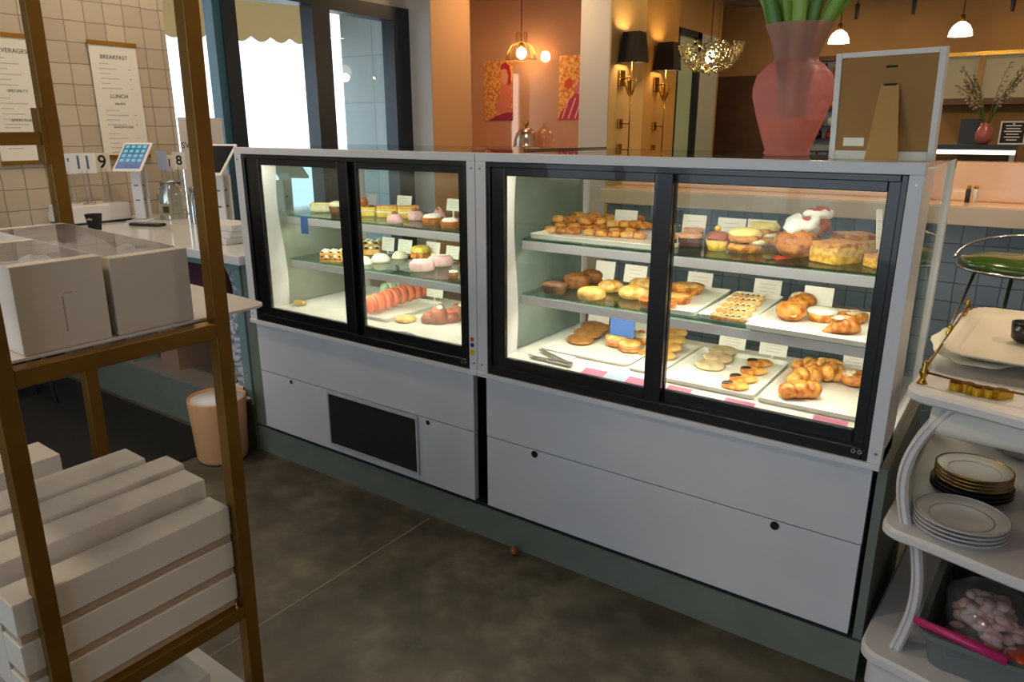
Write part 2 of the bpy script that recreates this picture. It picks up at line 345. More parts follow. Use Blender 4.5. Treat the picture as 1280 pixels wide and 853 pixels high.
S(MB().box(-1.70, -1.69, 4.003, 4.66, 0, CH), 'wall_sconce_tint', 'yellow_sconce_tint')  # warm sconce light put into the colour of an off-white wall
S(MB().box(-1.70, -1.697, 4.66, 5.4, 0, CH), 'wall_gold', 'gold_wall')  # rear stretch of the wall, coloured darker gold
# ledge in the alcove
g = thing('wall_ledge', 'pink polished ledge along the mirror-smooth pink wall', 'ledge', (-3.0, 4.62, 0))
MB().box(-.95, 1.0, -.17, .175, 1.15, 1.188).build('ledge_top', 'pink_wall', g); MB().box(-.95, 1.0, .02, .175, 0, 1.15).build('ledge_base', 'wall_white', g)
# far window, post, rear wall
w3 = struct(bpy.data.objects.new('window_3', None)); COL.objects.link(w3); w3.location = (-1.75, 6.0, 0)
m3 = MB()
for a, b, c, d in ((-.6, -.48, 0, 2.33), (-.02, .09, 0, 2.33), (-.6, .1, 2.27, 2.33), (-.6, .1, 2.07, 2.11), (-.6, .1, 0, .9)): m3.box(-.05, .02, a, b, c, d)
struct(m3.build('window_frame', 'win_frame', w3)); struct(MB().box(-.03, -.02, -.5, 0, .9, 2.3).build('window_glass', 'green_view', w3))
S(MB().box(-1.85, -1.75, 5.4, 6.6, 2.33, CH), 'wall_left', 'wall_warm')
S(MB().box(-1.85, -1.74, 6.09, 6.62, 0, 2.33), 'trim_1', 'post_grey')
S(MB().box(-2.4, -1.75, 6.62, 6.7, 0, CH), 'wall_left', 'wall_warm')
S(MB().box(-2.4, -.98, YB, YB+.15, 0, CH), 'wall_back', 'wall_warm')
S(MB().box(-.98, -.3, YB, YB+.15, 0, 1.1), 'wall_back', 'wall_warm')
S(MB().box(-.98, -.3, YB, YB+.15, 2.13, CH), 'wall_back', 'wall_warm')
S(MB().box(-.3, 4.6, YB, YB+.15, 0, CH), 'wall_back', 'wall_warm')
S(MB().box(-2.38, -1.0, YB-.03, YB, 0, 1.98), 'wall_panel', 'wood_dark')
S(MB().box(-2.45, -2.35, 6.7, YB, 0, CH), 'wall_left', 'wall_warm')
S(MB().box(4.5, 4.6, -4.5, YB, 0, CH), 'wall_right', 'wall_white')
# front wall (behind the viewpoint) with shop windows
for a, b, c, d in ((-3.15, -2.8, 0, CH), (-1.4, -1.2, 0, CH), (.6, .8, 0, CH), (2.4, 4.6, 0, CH), (-2.8, 2.4, 0, .35), (-2.8, 2.4, 2.45, CH)):
    S(MB().box(a, b, -4.65, -4.5, c, d), 'wall_front', 'wall_white')
struct(MB().box(-2.8, 2.4, -4.58, -4.57, .35, 2.45).build('window_4', 'win_glass'))
# dark rubber mat in the corner
tag(MB().rbox(-2.95, -1.41, -1.9, -.02, .0005, .008, .01).build('floor_mat', 'mat_black'), 'black rubber mat on the floor in front of the service counter', 'mat')
tag(MB().ell((0, 0, .011), (.011, .011, .012), 10, 8).noise(.004, 90, 2, False).build('food_crumb', 'caramel', smooth=True, loc=(.151, -.012, .002)), 'small orange-brown crumb of food on the concrete floor', 'crumb')

# ------------------------------------------------------------------ bar counter with tile front
bar = thing('bar_counter', 'long bar with a blue tiled front and peach marble top behind the display cases', 'counter', (1.5, 1.85, 0))
MB().box(-2.0, 2.99, -.06, .25, 0, .992).build('tile_front', 'tile_blue', bar)
MB().box(-2.0, 2.99, -.15, .12, .992, 1.066).build('service_ledge', 'slab_edge', bar, bevel=.004)
MB().box(-1.99, 2.99, -.147, .12, 1.0665, 1.07).build('ledge_surface', 'marble', bar)
MB().box(-2.0, 2.99, .10, .26, 1.07, 1.232).build('upstand', 'marble', bar, bevel=.004)
for i, (u, v, c) in enumerate(((1209, 249, 'ink'), (1218, 250, 'porcelain'))):
    p = hit(u, v, 'y', 1.88); s = thing('condiment_shaker', ('dark' if i == 0 else 'pale')+' slim shaker with a brass cap on the peach bar ledge', 'shaker', (p.x, p.y, 1.07))
    MB().lathe([(.009, 0), (.0095, .05), (.007, .058)], 12).build('body', c, s, True); MB().lathe([(.008, .058), (.008, .064), (.005, .071)], 12).build('cap', 'brass', s, True)
# green bar stool between case and bar
def stool():
    t = thing('bar_stool', 'bar stool with glossy green oval seat and thin chrome legs before the tiled bar', 'stool', (1.40, 1.22, 0))
    M['green_vinyl'] = mat('green_vinyl', '2f4a12', .2, col2='3d5a18', nscale=4, coat=.6)
    MB().lathe([(.12, .895), (.185, .905), (.205, .925), (.195, .945), (.12, .958), (0, .96)], 32).build('seat', 'green_vinyl', t, True)
    for k in range(4):
        a = PI-.25+k*PI/2; c, s = math.cos(a), math.sin(a)
        MB().tube([(.15*c, .15*s, .905), (.34*c, .34*s, 0.0)], .006).build('leg', 'chrome', t, True)
    MB().tube([(.277*math.cos(2*PI*i/36), .277*math.sin(2*PI*i/36), .30) for i in range(36)], .005, closed=True).build('foot_ring', 'chrome', t, True)
    arc = [(.215*math.cos(a), .215*math.sin(a), .935+.065*math.sin((a-.0)/(PI)*PI)) for a in [PI*i/24 for i in range(25)]]
    MB().tube(arc, .005).build('back_hoop', 'chrome', t, True)
    MB().tube([(.206*math.cos(2*PI*i/36), .206*math.sin(2*PI*i/36), .915) for i in range(36)], .005, closed=True).build('seat_rim', 'chrome', t, True)
stool()
# ------------------------------------------------------------------ back bar
bb = thing('back_bar', 'dark back bar counter under the shelves at the far end', 'counter', (1.2, 4.45, 0))
MB().box(-1.4, 2.4, -.35, .35, 0, .9).build('cabinet', 'wood_dark', bb); MB().box(-1.42, 2.42, -.37, .37, .9, .94).build('worktop', 'black_matte', bb)
dc = thing('countertop_display', 'small glass counter display with a bright light strip and dark top on the back bar', 'display', (.8, 4.42, .94))
MB().box(-.6, .43, -.22, .22, .29, .325).build('lid', 'black', dc); MB().box(-.6, .43, -.225, -.21, .262, .29).build('light_strip', mat('display_strip', 'ffffff', emit='fff6e0', estr=2.2), dc)
MB().box(-.6, .43, -.2, -.195, 0, .262).build('glass_front', 'glass', dc); MB().box(.40, .43, -.22, .2, 0, .29).build('side_frame', 'steel', dc); MB().box(-.6, .43, .19, .2, 0, .29).build('back_panel', 'wood_dark', dc)
MB().box(-.6, .40, -.19, .19, 0, .012).build('tray', 'steel', dc)
for k, x in enumerate((-.25, -.06, .12, .25)):
    tag(MB().lathe([(.028, 0), (.032, .03), (.026, .09), (.012, .12), (.012, .16)], 14).build('oil_bottle', 'brass', smooth=True, loc=(.8+x, 4.38, .952)), 'small amber bottle inside the lit counter display on the back bar', 'bottle', 'amber bottles in the back bar display')
# chalk sign
cs = thing('chalk_sign', 'small white framed black letter sign leaning on the counter display', 'sign', (1.19, 4.35, 1.265), .05)
TS = Rx(-.22)
fm = MB(); fm.frame(-.075, .075, 0, .155, .009, .009, .009, .009, -.006, .006); bmesh.ops.transform(fm.bm, matrix=TS, verts=fm.bm.verts[:]); fm.build('sign_frame', 'white_paint', cs)
MB().box(-.067, .067, -.003, .003, .008, .147, T=TS).build('board', 'black_matte', cs)
ln = MB()
for k in range(6): w = (.045, .04, .05, .035, .045, .03)[k]; ln.box(-w, w, -.0045, -.0035, .122-k*.019, .129-k*.019, T=TS)
ln.box(-.006, .006, -.0045, -.0035, .133, .142, T=TS); ln.build('lettering', 'white_paint', cs)
tag(MB().box(-.06, .06, -.005, .005, 0, .17, T=Rx(-.1)).build('dark_card', 'black', loc=(.93, 4.45, 1.265)), 'dark glossy card standing behind the pink flower vase on the back bar', 'card')
# flowers in a pink vase
fv = thing('flower_vase', 'small pink vase of pale purple flowers on the counter display', 'vase of flowers', (1.03, 4.32, 1.265))
MB().lathe([(.03, 0), (.05, .03), (.055, .07), (.04, .11), (.03, .125), (.034, .14)], 20).build('vase', mat('rose_glass', 'b0605c', .25), fv, True)
stm = MB(); flw = MB(); rn = random.Random(3)
for k in range(16):
    left = k < 9; tx, tz = (rn.uniform(-.21, -.04), rn.uniform(.3, .47)) if left else (rn.uniform(.08, .24), rn.uniform(.28, .50)); ty = rn.uniform(-.06, .06)
    pts = [(0, 0, .1), (tx*.35, ty*.4, .1+tz*.45), (tx*.7, ty*.7, .1+tz*.78), (tx, ty, tz+.08)]; stm.tube(pts, .003, 5)
    for j in range(9):
        q = .45+.55*j/8; x, z = tx*q, .1+(tz-.02)*q; flw.ell((x+rn.uniform(-.014, .014), ty*q+rn.uniform(-.014, .014), z), (.011, .011, .009), 6, 4)
stm.build('stems', mat('stem_green', '56702c', .5), fv, True); flw.build('blossoms', mat('lilac_petals', '9a7d84', .7, col2='b99a72', nscale=12), fv, True)
# shelves with bottles (white niche)
sh = thing('bottle_shelf', 'lit white wall niche with dark blue shelves holding bottles', 'shelf', (-.64, YB, 1.1))
MB().box(-.34, .34, .10, .14, 0, 1.03).build('back', mat('niche_white', 'c6d2d6', .5), sh)
for z in (.0, .14, .28, .46, .62, .80): MB().box(-.34, .34, -.08, .12, z, z+.02).build('shelf_board', mat('shelf_blue', '1c2440', .4), sh)
MB().box(-.37, .37, -.1, .13, 1.0, 1.05).build('niche_head', 'wood_dark', sh)
BOT = [mat('amber_bottle', 'a5661f', .15, coat=.4), mat('clear_bottle', 'b9c6c4', .15), mat('red_label', '9d3a2a', .4), mat('dark_bottle', '2a1d14', .2)]
i = 0
for zi, z in enumerate((.16, .30, .48, .64, .82)):
    for x in (-.26, -.15, -.04, .07, .18, .28):
        k = (i*7+zi) % 4; o = MB().lathe([(.034, 0), (.036, .07), (.03, .09), (.012, .105), (.012, .13)] if z in (.16, .48, .64, .30) else [(.034, 0), (.036, .1), (.012, .13), (.012, .17)], 12).build('liquor_bottle', BOT[k], smooth=True, loc=(-.64+x, YB-.0, 1.1+z)); i += 1; o.scale = (1, 1, .84) if z < .2 else (1, 1, .95)
        tag(o, ('amber', 'clear', 'red', 'dark')[k]+' bottle on the lit niche shelves at the far end of the bar', 'bottle', ('amber', 'clear', 'red', 'dark')[k]+' bottles in the lit niche')
# cabinets right of the niche
cb = thing('wall_cabinet', 'grey panelled wall cabinet under a gold rail on the rear wall', 'cabinet', (1.3, YB-.15, 1.66))
MB().box(-.95, 1.6, -.2, .15, 0, .40).build('carcass', mat('grey_lacquer', '9b9a80', .4), cb)
MB().box(-.95, 1.6, -.24, .15, -.06, 0).build('lower_rail', 'wood_dark', cb); MB().box(-.97, 1.62, -.23, .15, .40, .435).build('gold_rail', 'brass', cb)
for x in (-.55, .05, .65, 1.25): MB().box(x-.025, x+.025, -.225, -.2, 0, .40).build('stile', 'wall_warm', cb)
for k, (x, c) in enumerate(((.55, 0), (.68, 2), (.82, 3), (.95, 0), (1.08, 1), (1.22, 2), (1.36, 0), (1.5, 3), (1.64, 0))):
    o = MB().lathe([(.04, 0), (.042, .13), (.035, .16), (.014, .19), (.014, .25)], 12).build('spirit_bottle', BOT[c], smooth=True, loc=(x, 4.74, .94)); tag(o, ('amber', 'clear', 'red', 'dark')[c]+' bottle on the back bar behind the counter display', 'bottle', ('amber', 'clear', 'red', 'dark')[c]+' bottles along the back bar')
# pendants
def pend(u, v, Y, which):
    p = hit(u, v, 'y', Y); t = thing('pendant_lamp', which, 'lamp', (p.x, Y, CH))
    z = p.z-CH
    MB().tube([(0, 0, 0), (0, 0, z+.13)], .004, 6).build('cord', 'dark', t); MB().lathe([(.015, z+.09), (.02, z+.10), (.016, z+.15)], 12).build('socket', 'brass', t, True)
    MB().lathe([(.082, z), (.076, z+.035), (.055, z+.075), (.022, z+.1), (.02, z+.1), (.05, z+.072), (.072, z+.034), (.079, z+.001)], 24, ring=True).build('lamp_shade', mat('opal_shade', 'ffffff', emit='fff2e4', estr=3.0), t, True)
    L = bpy.data.lights.new('pendant_light', 'POINT'); L.energy = 14; L.color = (1, .72, .42); L.shadow_soft_size = .05
    lo = bpy.data.objects.new('pendant_light', L); COL.objects.link(lo); lo.location = (p.x, Y, p.z-.05)
pend(1048, 54, 5.0, 'white glass pendant lamp above the bar, just right of the green stems')
pend(1200, 45, 5.0, 'white glass pendant lamp above the bar, over the tan framed picture')
for u, v in ((1070, 24), (1141, 18), (1265, 14)):
    p = hit(u, v, 'y', 5.4); t = MB().cyl((0, 0, 0), .014, .12, 10, r2=.02).tube([(0, 0, .1), (0, 0, CH-p.z)], .005, 6).build('track_spotlight', 'dark', loc=p, smooth=True)
    tag(t, {1070: 'small dark spotlight hanging near the ceiling beside the green stems', 1141: 'small dark ceiling spotlight hanging over the tan picture back', 1265: 'small dark ceiling spotlight hanging at far upper right'}[u], 'spotlight')
# beaded bowl chandelier
ch = thing('bead_chandelier', 'half-dome chandelier of glittering silver beads glowing over the bar', 'chandelier', (-1.06, 4.6, 1.97))
bd = MB(); rn = random.Random(5); n = 560
for k in range(n):
    z = -1+1.08*(k+.5)/n; r = math.sqrt(max(0, 1-z*z)); a = k*2.39996+rn.uniform(-.5, .5); z = min(.08, z+rn.uniform(-.05, .05)); r = math.sqrt(max(0, 1-z*z)); q = .25*rn.uniform(.93, 1.05)
    bmesh.ops.create_icosphere(bd.bm, subdivisions=1, radius=rn.uniform(.011, .015), matrix=Tr(q*r*math.cos(a), q*r*math.sin(a), q*z*.86+.075))
bd.build('bead_bowl', mat('silver_beads', 'c4c0a4', .12, .7), ch); MB().ell((0, 0, -.02), (.04, .04, .05), 14, 8).build('bulb', mat('warm_bulb', 'ffffff', emit='ffd08a', estr=60), ch, True)
MB().tube([(0, 0, .04), (0, 0, CH-1.97)], .004, 6).build('rod', 'dark', ch); MB().tube([(-.22, 0, .05), (0, 0, .1), (.22, 0, .05)], .004, 6).build('bracket', 'brass', ch)
def ptlight(name, loc, e, col, r=.04):
    L = bpy.data.lights.new(name, 'POINT'); L.energy = e; L.color = col; L.shadow_soft_size = r; o = bpy.data.objects.new(name, L); COL.objects.link(o); o.location = loc; return o
# wire cage pendant in the alcove
pb = Vector((-2.99, 4.58, 2.085)); t = thing('cage_pendant', 'glowing round bulb in an open copper wire cage pendant before the pink wall', 'lamp', (pb.x, pb.y, CH))
z0 = pb.z-CH
MB().tube([(0, 0, 0), (0, 0, z0+.1)], .004, 6).build('cord', 'dark', t)
MB().ell((0, 0, z0), (.05, .05, .055), 18, 10).build('bulb', mat('globe_bulb', 'ffffff', emit='ffcf90', estr=70), t, True); MB().cyl((0, 0, z0+.05), .02, .06, 14).build('socket', 'brass', t, True)
cg = MB()
for k in range(16):
    a = 2*PI*k/16; c, s = math.cos(a), math.sin(a)
    cg.tube([(.055*c, .055*s, z0+.19), (.055*c, .055*s, z0+.10), (.10*c, .10*s, z0+.07), (.14*c, .14*s, z0+.0), (.155*c, .155*s, z0-.06)], .0028, 5)
for r, z in ((.055, .19), (.055, .10), (.155, -.06)): cg.tube([(r*math.cos(2*PI*i/28), r*math.sin(2*PI*i/28), z0+z) for i in range(28)], .0028, 5, closed=True)
cg.build('wire_cage', mat('copper_wire', 'c08a4a', .3, .9), t, True)
# cloche
cl = thing('serving_cloche', 'polished silver serving cloche with round knob on the pink ledge', 'cloche', (-2.96, 4.63, 1.188))
MB().lathe([(.135, 0), (.137, .012), (.13, .02), (.125, .07), (.10, .14), (.06, .18), (.015, .195)], 32).build('dome', 'chrome', cl, True); MB().lathe([(.008, .19), (.012, .205), (.022, .22), (.02, .24), (.004, .255)], 16).build('knob', 'brass', cl, True)
# posters (generic printed artwork)
def poster(x0, x1, z0, z1, label, flip):
    m = bpy.data.materials.new('poster_print'); n, l = nt(m); b = n['Principled BSDF']; b.inputs['Roughness'].default_value = .7
    tc = n.new('ShaderNodeTexCoord'); vo = n.new('ShaderNodeTexVoronoi'); vo.inputs['Scale'].default_value = 34; l.new(tc.outputs['Object'], vo.inputs['Vector'])
    r = n.new('ShaderNodeValToRGB'); e = r.color_ramp.elements; e[0].color = lin('f3d489'); e[1].position = .75; e[1].color = lin('d9713a'); k = e.new(.42); k.color = lin('ebb056'); l.new(vo.outputs['Distance'], r.inputs['Fac']); l.new(r.outputs['Color'], b.inputs['Base Color'])
    w, h = x1-x0, z1-z0; t = thing('art_poster', label, 'poster', (x0, 4.797, z0))
    MB().box(0, w, -.004, 0, 0, h).build('sheet', m, t)
    def flat(name, poly, c, d):
        MB().grid([[(x*w, -.004-d, z*h) for x, z in poly], [(x*w, -.0035, z*h) for x, z in poly]]).build(name, mat(name+'_ink', c, .7), t)
    if not flip:
        flat('pink_drapery', [(.45, .12), (.95, .15), (.98, .5), (.9, .68), (.7, .74), (.6, .62), (.55, .4), (.42, .25)], 'df7d66', .0008)
        flat('pale_face', [(.6, .66), (.72, .6), (.82, .66), (.86, .78), (.78, .88), (.64, .84), (.58, .74)], 'e5a184', .0012)
        flat('red_hair', [(.58, .84), (.62, .93), (.75, .97), (.9, .92), (.96, .78), (.94, .62), (.84, .58), (.86, .74), (.8, .85), (.68, .87)], 'b5253a', .0016)
        flat('maroon_ground', [(.12, 0), (1, 0), (1, .14), (.7, .13), (.4, .07)], 'a02c4c', .002)
    else:
        flat('red_rays', [(.05, .08), (.3, .3), (.55, .42), (.9, .3), (1, .1), (1, 0), (0, 0)], 'b7375a', .0008)
        flat('pink_band', [(.5, .5), (1, .75), (1, .6), (.55, .4)], 'd9718a', .0012); flat('red_bloom', [(.18, .52), (.3, .47), (.42, .52), (.45, .6), (.33, .66), (.2, .61)], 'd24a34', .0016)
        for k in range(4): flat('pale_stripe', [(.1+k*.2, .02), (.14+k*.2, .02), (.35+k*.2, .34), (.31+k*.2, .34)], 'eeb7a0', .002)
poster(-3.62, -3.25, 1.45, 2.05, 'orange poster with a seated red-haired figure on the pink wall left of the pendant', False)
poster(-2.68, -2.31, 1.455, 2.06, 'yellow poster with pink rays on the pink wall, cut off by the grey column', True)
# sconces on the sconce-tinted wall
def sconce(y, wx, dz, label):
    s = thing('wall_sconce', label, 'wall lamp', (wx, y, 1.76+dz))
    MB().box(0, .02, -.05, .05, -.06, .07).build('backplate', 'brass', s, bevel=.004)
    MB().box(0, .02, -.035, .035, -.41, -.33).build('lower_plate', 'brass', s, bevel=.004); MB().box(0, .02, -.035, .035, -.6, -.54).build('foot_plate', 'brass', s, bevel=.003)
    MB().tube([(.02, 0, 0), (.09, 0, .01)], .008).tube([(.1, 0, .16), (.1, 0, -.75)], .006).tube([(.02, 0, -.37), (.1, 0, -.37)], .005).build('stem', 'brass', s, True)
    lf = MB()
    for k in range(5): a = 2*PI*k/5; lf.ell((0, 0, 0), (.012, .006, .07), 10, 6, T=Tr(.1+.035*math.cos(a), .035*math.sin(a), -.06-.02*(k % 2))@Ry(.35*math.cos(a))@Rx(-.35*math.sin(a)))
    lf.build('leaf_ornament', 'brass', s, True)
    a, b = .098, .075; A = .085; B = .062; z0, z1 = .125, .365; cx = .115; o = [(-1, -1), (1, -1), (1, 1), (-1, 1)]
    rows = [[(cx+sx*a, sy*(a-.01), z0) for sx, sy in o], [(cx+sx*b, sy*(b-.005), z1) for sx, sy in o], [(cx+sx*(b-.004), sy*(b-.009), z1) for sx, sy in o], [(cx+sx*(a-.004), sy*(a-.014), z0) for sx, sy in o], [(cx+sx*a, sy*(a-.01), z0) for sx, sy in o]]
    MB().grid(rows, cap0=False, cap1=False).build('lamp_shade', mat('black_shade', '1c130c', .8), s)
    MB().ell((cx, 0, .25), (.022, .022, .035), 12, 8).build('bulb', mat('sconce_bulb', 'ffffff', emit='ffd090', estr=10), s, True)
    ptlight('sconce_light', (wx+cx, y, 1.76+dz+.30), 5, (1, .68, .33), .03); ptlight('sconce_light', (wx+cx, y, 1.76+dz+.19), 3.5, (1, .68, .33), .03)
sconce(4.2, -1.69, .02, 'brass wall sconce with black square shade nearest the grey column')
sconce(4.92, -1.697, 0, 'brass wall sconce with black square shade farther along, near the dark window')
# ------------------------------------------------------------------ refrigerated display cases
W = 1.189; DEP = .66; Z_DECK = .646; Z_MID = .845; Z_UP = 1.027
def case(x0, label, f0, f1, openings, side, split):
    """f0/f1: black frame edges; openings: four x of the two panes (local); side A/B"""
    t = thing('display_case', label, 'display case', (x0, 0, .125))
    B = -.125
    def P(mb, name, m, parent=t, **k):
        bmesh.ops.translate(mb.bm, vec=(0, 0, B), verts=mb.bm.verts[:]); return mb.build(name, m, parent, **k)
    h = MB()
    h.box(0.001, W-.001, -.002, .03, 1.2755, 1.30)                       # top front rail
    h.box(0.001, f0, -.002, .03, .602, 1.2755); h.box(f1, W-.001, -.002, .03, .602, 1.2755)
    h.box(0.001, W-.001, -.008, .03, .600, .615)                         # lower lip
    for a, b in ((.001, .036), (W-.036, W-.001)):                        # curved side cheeks
        prof = [(.03, .602), (.17, .602)]+[(.165+.012*math.sin((z-.645)/.64*2*PI+.4), z) for z in [.645+.64*i/14 for i in range(15)]]+[(.03, 1.288)]
        h.grid([[(a, y, z) for y, z in prof], [(b, y, z) for y, z in prof]])
    h.box(.001, W-.001, .03, DEP, .602, .640)                            # body under the deck
    for a, b in ((.001, .022), (W-.022, W-.001)): h.box(a, b, DEP-.035, DEP, .64, 1.288)
    h.box(.001, W-.001, DEP-.03, DEP, 1.262, 1.288)
    P(h, 'housing', 'white_metal', bevel=.0015)
    P(MB().box(.036, W-.036, .045, DEP-.03, .640, Z_DECK), 'deck_panel', mat('deck_white', 'e0ddd4', .3, coat=.2))
    P(MB().box(.004, W-.004, .028, DEP, 1.2885, 1.30), 'top_glass', 'glass_top')
    of = MB(); of.frame(f0, f1, .615, 1.2755, .014, .014, .030, .016, .0005, .045); P(of, 'track_frame', 'black', bevel=.002)
    P(MB().box(f0+.014, f1-.014, .004, .006, .640, .6445), 'track_lip', 'alu')
    oL0, oL1, oR0, oR1 = openings
    def door(a, b, pa, pb, y, fog):
        d = MB(); d.frame(a, b, .636, 1.264, pa-a, b-pb, .040, .028, y, y+.016); dd = P(d, 'sliding_door', 'black', bevel=.002)
        g = MB().box(pa-.004, pb+.004, y+.006, y+.010, .67, 1.24); P(g, 'glass_pane', fog, parent=dd)
    lg = 'glass_front_fog' if side == 'A' else 'glass'
    door(f0+.012, oL1+.05, oL0, oL1, .008, lg); door(oR0-.05, f1-.012, oR0, oR1, .027, lg)
    P(MB().box(.010, .016, .165, DEP-.03, .646, 1.288), 'side_glass', 'glass_fog_left' if side == 'A' else 'glass_fog')
    P(MB().box(W-.016, W-.010, .165, DEP-.03, .646, 1.288), 'side_glass', 'glass' if side == 'B' else 'glass_fog')
    P(MB().box(.022, W-.022, DEP-.012, DEP-.008, .646, 1.262), 'rear_glass', 'glass')
    for z in (Z_MID, Z_UP):
        cuts = split if z == Z_MID else [.04, W-.04]
        for a, b in zip(cuts, cuts[1:]): P(MB().box(a+.0015, b-.0015, .192, .60, z-.008, z), 'glass_shelf', 'glass_green')
        P(MB().box(.04, W-.04, .190, .212, z-.036, z-.0085), 'shelf_rail', 'alu', bevel=.001)
        P(MB().box(.04, W-.04, .214, .226, z-.034, z-.028), 'shelf_light', 'led')
        for x in (.042, W-.042): P(MB().box(x-.006, x+.006, .22, .56, z-.02, z-.009), 'shelf_bracket', 'steel')
    P(MB().box(.04, W-.04, .047, .058, 1.245, 1.252), 'top_light', 'led')
    # lower panels
    pa, pb = (.015, W-.029) if side == 'A' else (.0245, W-.0165)
    up = P(MB().box(pa, pb, .012, .034, .391, .600), 'upper_panel', 'white_panel', bevel=.001)
    lo = P(MB().box(pa+.001, pb-.001, .012, .034, .134, .388), 'lower_panel', 'white_panel', bevel=.001)
    for x in ((.212, .954) if side == 'A' else (.215, .966)):
        P(MB().cyl((0, 0, 0), .0115 if side == 'B' else .009, .003, 20, T=Tr(x, .012, .375)@Rx(PI/2)), 'finger_hole', 'black', parent=lo)
        if side == 'A': P(MB().lathe([(.009, 0), (.013, 0), (.013, .002), (.009, .002)], 20, ring=True, T=Tr(x, .012, .375)@Rx(PI/2)), 'hole_ring', 'white_metal', parent=lo)
    if side == 'A':
        g = MB(); g.frame(.432, .908, .157, .388, .008, .008, .009, .012, .003, .012)
        gg = P(g, 'vent_frame', 'alu', parent=lo, label='grey metal vent frame')
        P(MB().box(.440, .900, .008, .0118, .166, .376), 'filter', mat('black_filter', '1a1b1d', .9, bump=.5, bscale=400), parent=lo, label='black filter grille')
        P(MB().box(.50, .53, .0015, .003, .379, .385), 'vent_clip', 'white_metal', parent=lo)
        for z, c, nm in ((.719, 'd2502c', 'red_sticker'), (.700, '1c2f78', 'blue_sticker'), (.675, 'd8b412', 'yellow_sticker')):
            P(MB().cyl((0, 0, 0), .0075 if z > .68 else .010, .001, 18, T=Tr(W-.020, -.002, z)@Rx(PI/2)), nm, mat(nm, c, .5), label=nm.replace('_', ' '))
    # screws and door stops
    sc = MB()
    for x in (.018, W-.014):
        for z in (1.255, .640): sc.cyl((0, 0, 0), .0035, .002, 10, T=Tr(x, -.002, z)@Rx(PI/2))
    P(sc, 'screws', 'steel')
    ds = MB()
    for x in (f1-.018, f1-.032): ds.lathe([(.003, 0), (.0055, 0), (.0055, .002), (.003, .002)], 12, ring=True, T=Tr(x, .0005, .635)@Rx(PI/2))
    P(ds, 'door_stops', 'chrome')
    return t
case(-W, 'left white glass-fronted pastry case with a black vent grille in its lower panel', .0415, W-.033, (.130, .571, .645, 1.100), 'A', [.04, .62, W-.04])
case(0, 'right white glass-fronted pastry case with vase and picture frame on top', .0397, 1.1586, (.102, .577, .629, 1.117), 'B', [.04, .61, .80, W-.04])
def area(name, loc, rot, sx, sy, e, col):
    L = bpy.data.lights.new(name, 'AREA'); L.shape = 'RECTANGLE'; L.size = sx; L.size_y = sy; L.energy = e; L.color = col
    o = bpy.data.objects.new(name, L); COL.objects.link(o); o.location = loc; o.rotation_euler = rot; return o
for cx in (-W/2, W/2):
    wc = (1, .9, .74)
    area('case_top_light', (cx, .064, 1.243), (.45, 0, 0), 1.05, .012, 3.0*KL, wc)
    area('shelf_light', (cx, .22, .990), (.45, 0, 0), 1.05, .012, 2.4*KL, wc)
    area('shelf_light', (cx, .22, .808), (.40, 0, 0), 1.05, .012, 2.8*KL, wc)
# green base below both cases
gb = thing('counter_base', 'green painted base running along the floor under both pastry cases', 'base', (0, .02, 0))
MB().box(-1.25, 1.204, 0, .64, 0, .116).build('plinth', 'green', gb); MB().box(1.183, 1.204, .0, .64, .125, .597).build('end_panel', 'green', gb)
MB().box(-1.25, -1.183, .0, .58, .125, .833).build('end_panel', 'green', gb); MB().box(-1.183, 1.183, .10, .12, .125, .596).build('shade_backing', 'dark', gb)  # black board put in for the shade behind the panels
MB().box(-1.174, 1.172, .004, .1, .116, .130).build('painted_gap_shade', 'dark', gb)  # dark strip put in for the shade below the panels
# thin dark pen on the glass top
a, b = hit(655, 187.5, 'z', 1.303), hit(758, 184.6, 'z', 1.303)
tag(MB().tube([(0, 0, 0), b-a], .0025, 8).build('dark_rod', 'black', loc=a), 'thin dark rod lying on the glass top between the two cases', 'rod')

# ------------------------------------------------------------------ service counter at the left
sc_ = thing('service_counter', 'white-topped service counter with green open-shelf base beside the tiled wall', 'counter', (-2.1, .3, 0))
MB().box(-.895, .905, -.325, .32, .836, .875).build('worktop', 'white_counter', sc_, bevel=.004)
MB().box(-.895, .848, -.29, -.27, 0, .205).build('kick_panel', 'green', sc_); MB().box(-.895, .848, -.292, .3, .205, .217).build('base_shelf', mat('grey_shelf', '7d776f', .6), sc_)
MB().box(-.895, .848, -.25, .3, .52, .535).build('middle_shelf', 'teal', sc_); MB().box(-.895, .848, .28, .3, .217, .836).build('back_panel', 'dark', sc_)
MB().box(-.895, .848, -.29, -.27, .805, .836).build('top_rail', 'teal', sc_); MB().box(.80, .848, -.29, -.25, .217, .805).build('end_post', 'teal', sc_)
MB().box(-.17, -.155, -.28, .28, .217, .52).build('divider', 'teal', sc_); MB().box(-.895, -.86, -.29, .3, .217, .836).build('end_panel', 'teal', sc_)
def obox(name, sx, sy, sz, wall, m, label, cat, loc, rz=0, group=None):
    mb = MB(); mb.box(-sx/2, sx/2, -sy/2, sy/2, 0, wall); mb.box(-sx/2, -sx/2+wall, -sy/2, sy/2, wall, sz); mb.box(sx/2-wall, sx/2, -sy/2, sy/2, wall, sz)
    mb.box(-sx/2+wall, sx/2-wall, -sy/2, -sy/2+wall, wall, sz); mb.box(-sx/2+wall, sx/2-wall, sy/2-wall, sy/2, wall, sz)
    o = mb.build(name, m, loc=loc); o.rotation_euler = (0, 0, rz); return tag(o, label, cat, group)
M['brownbox'] = mat('brown_card', '8d6f58', .8)
obox('storage_bin', .16, .34, .24, .006, 'brownbox', 'brown cardboard bin on the low counter shelf left of the rear gold post', 'bin', (-2.36, .26, .217))
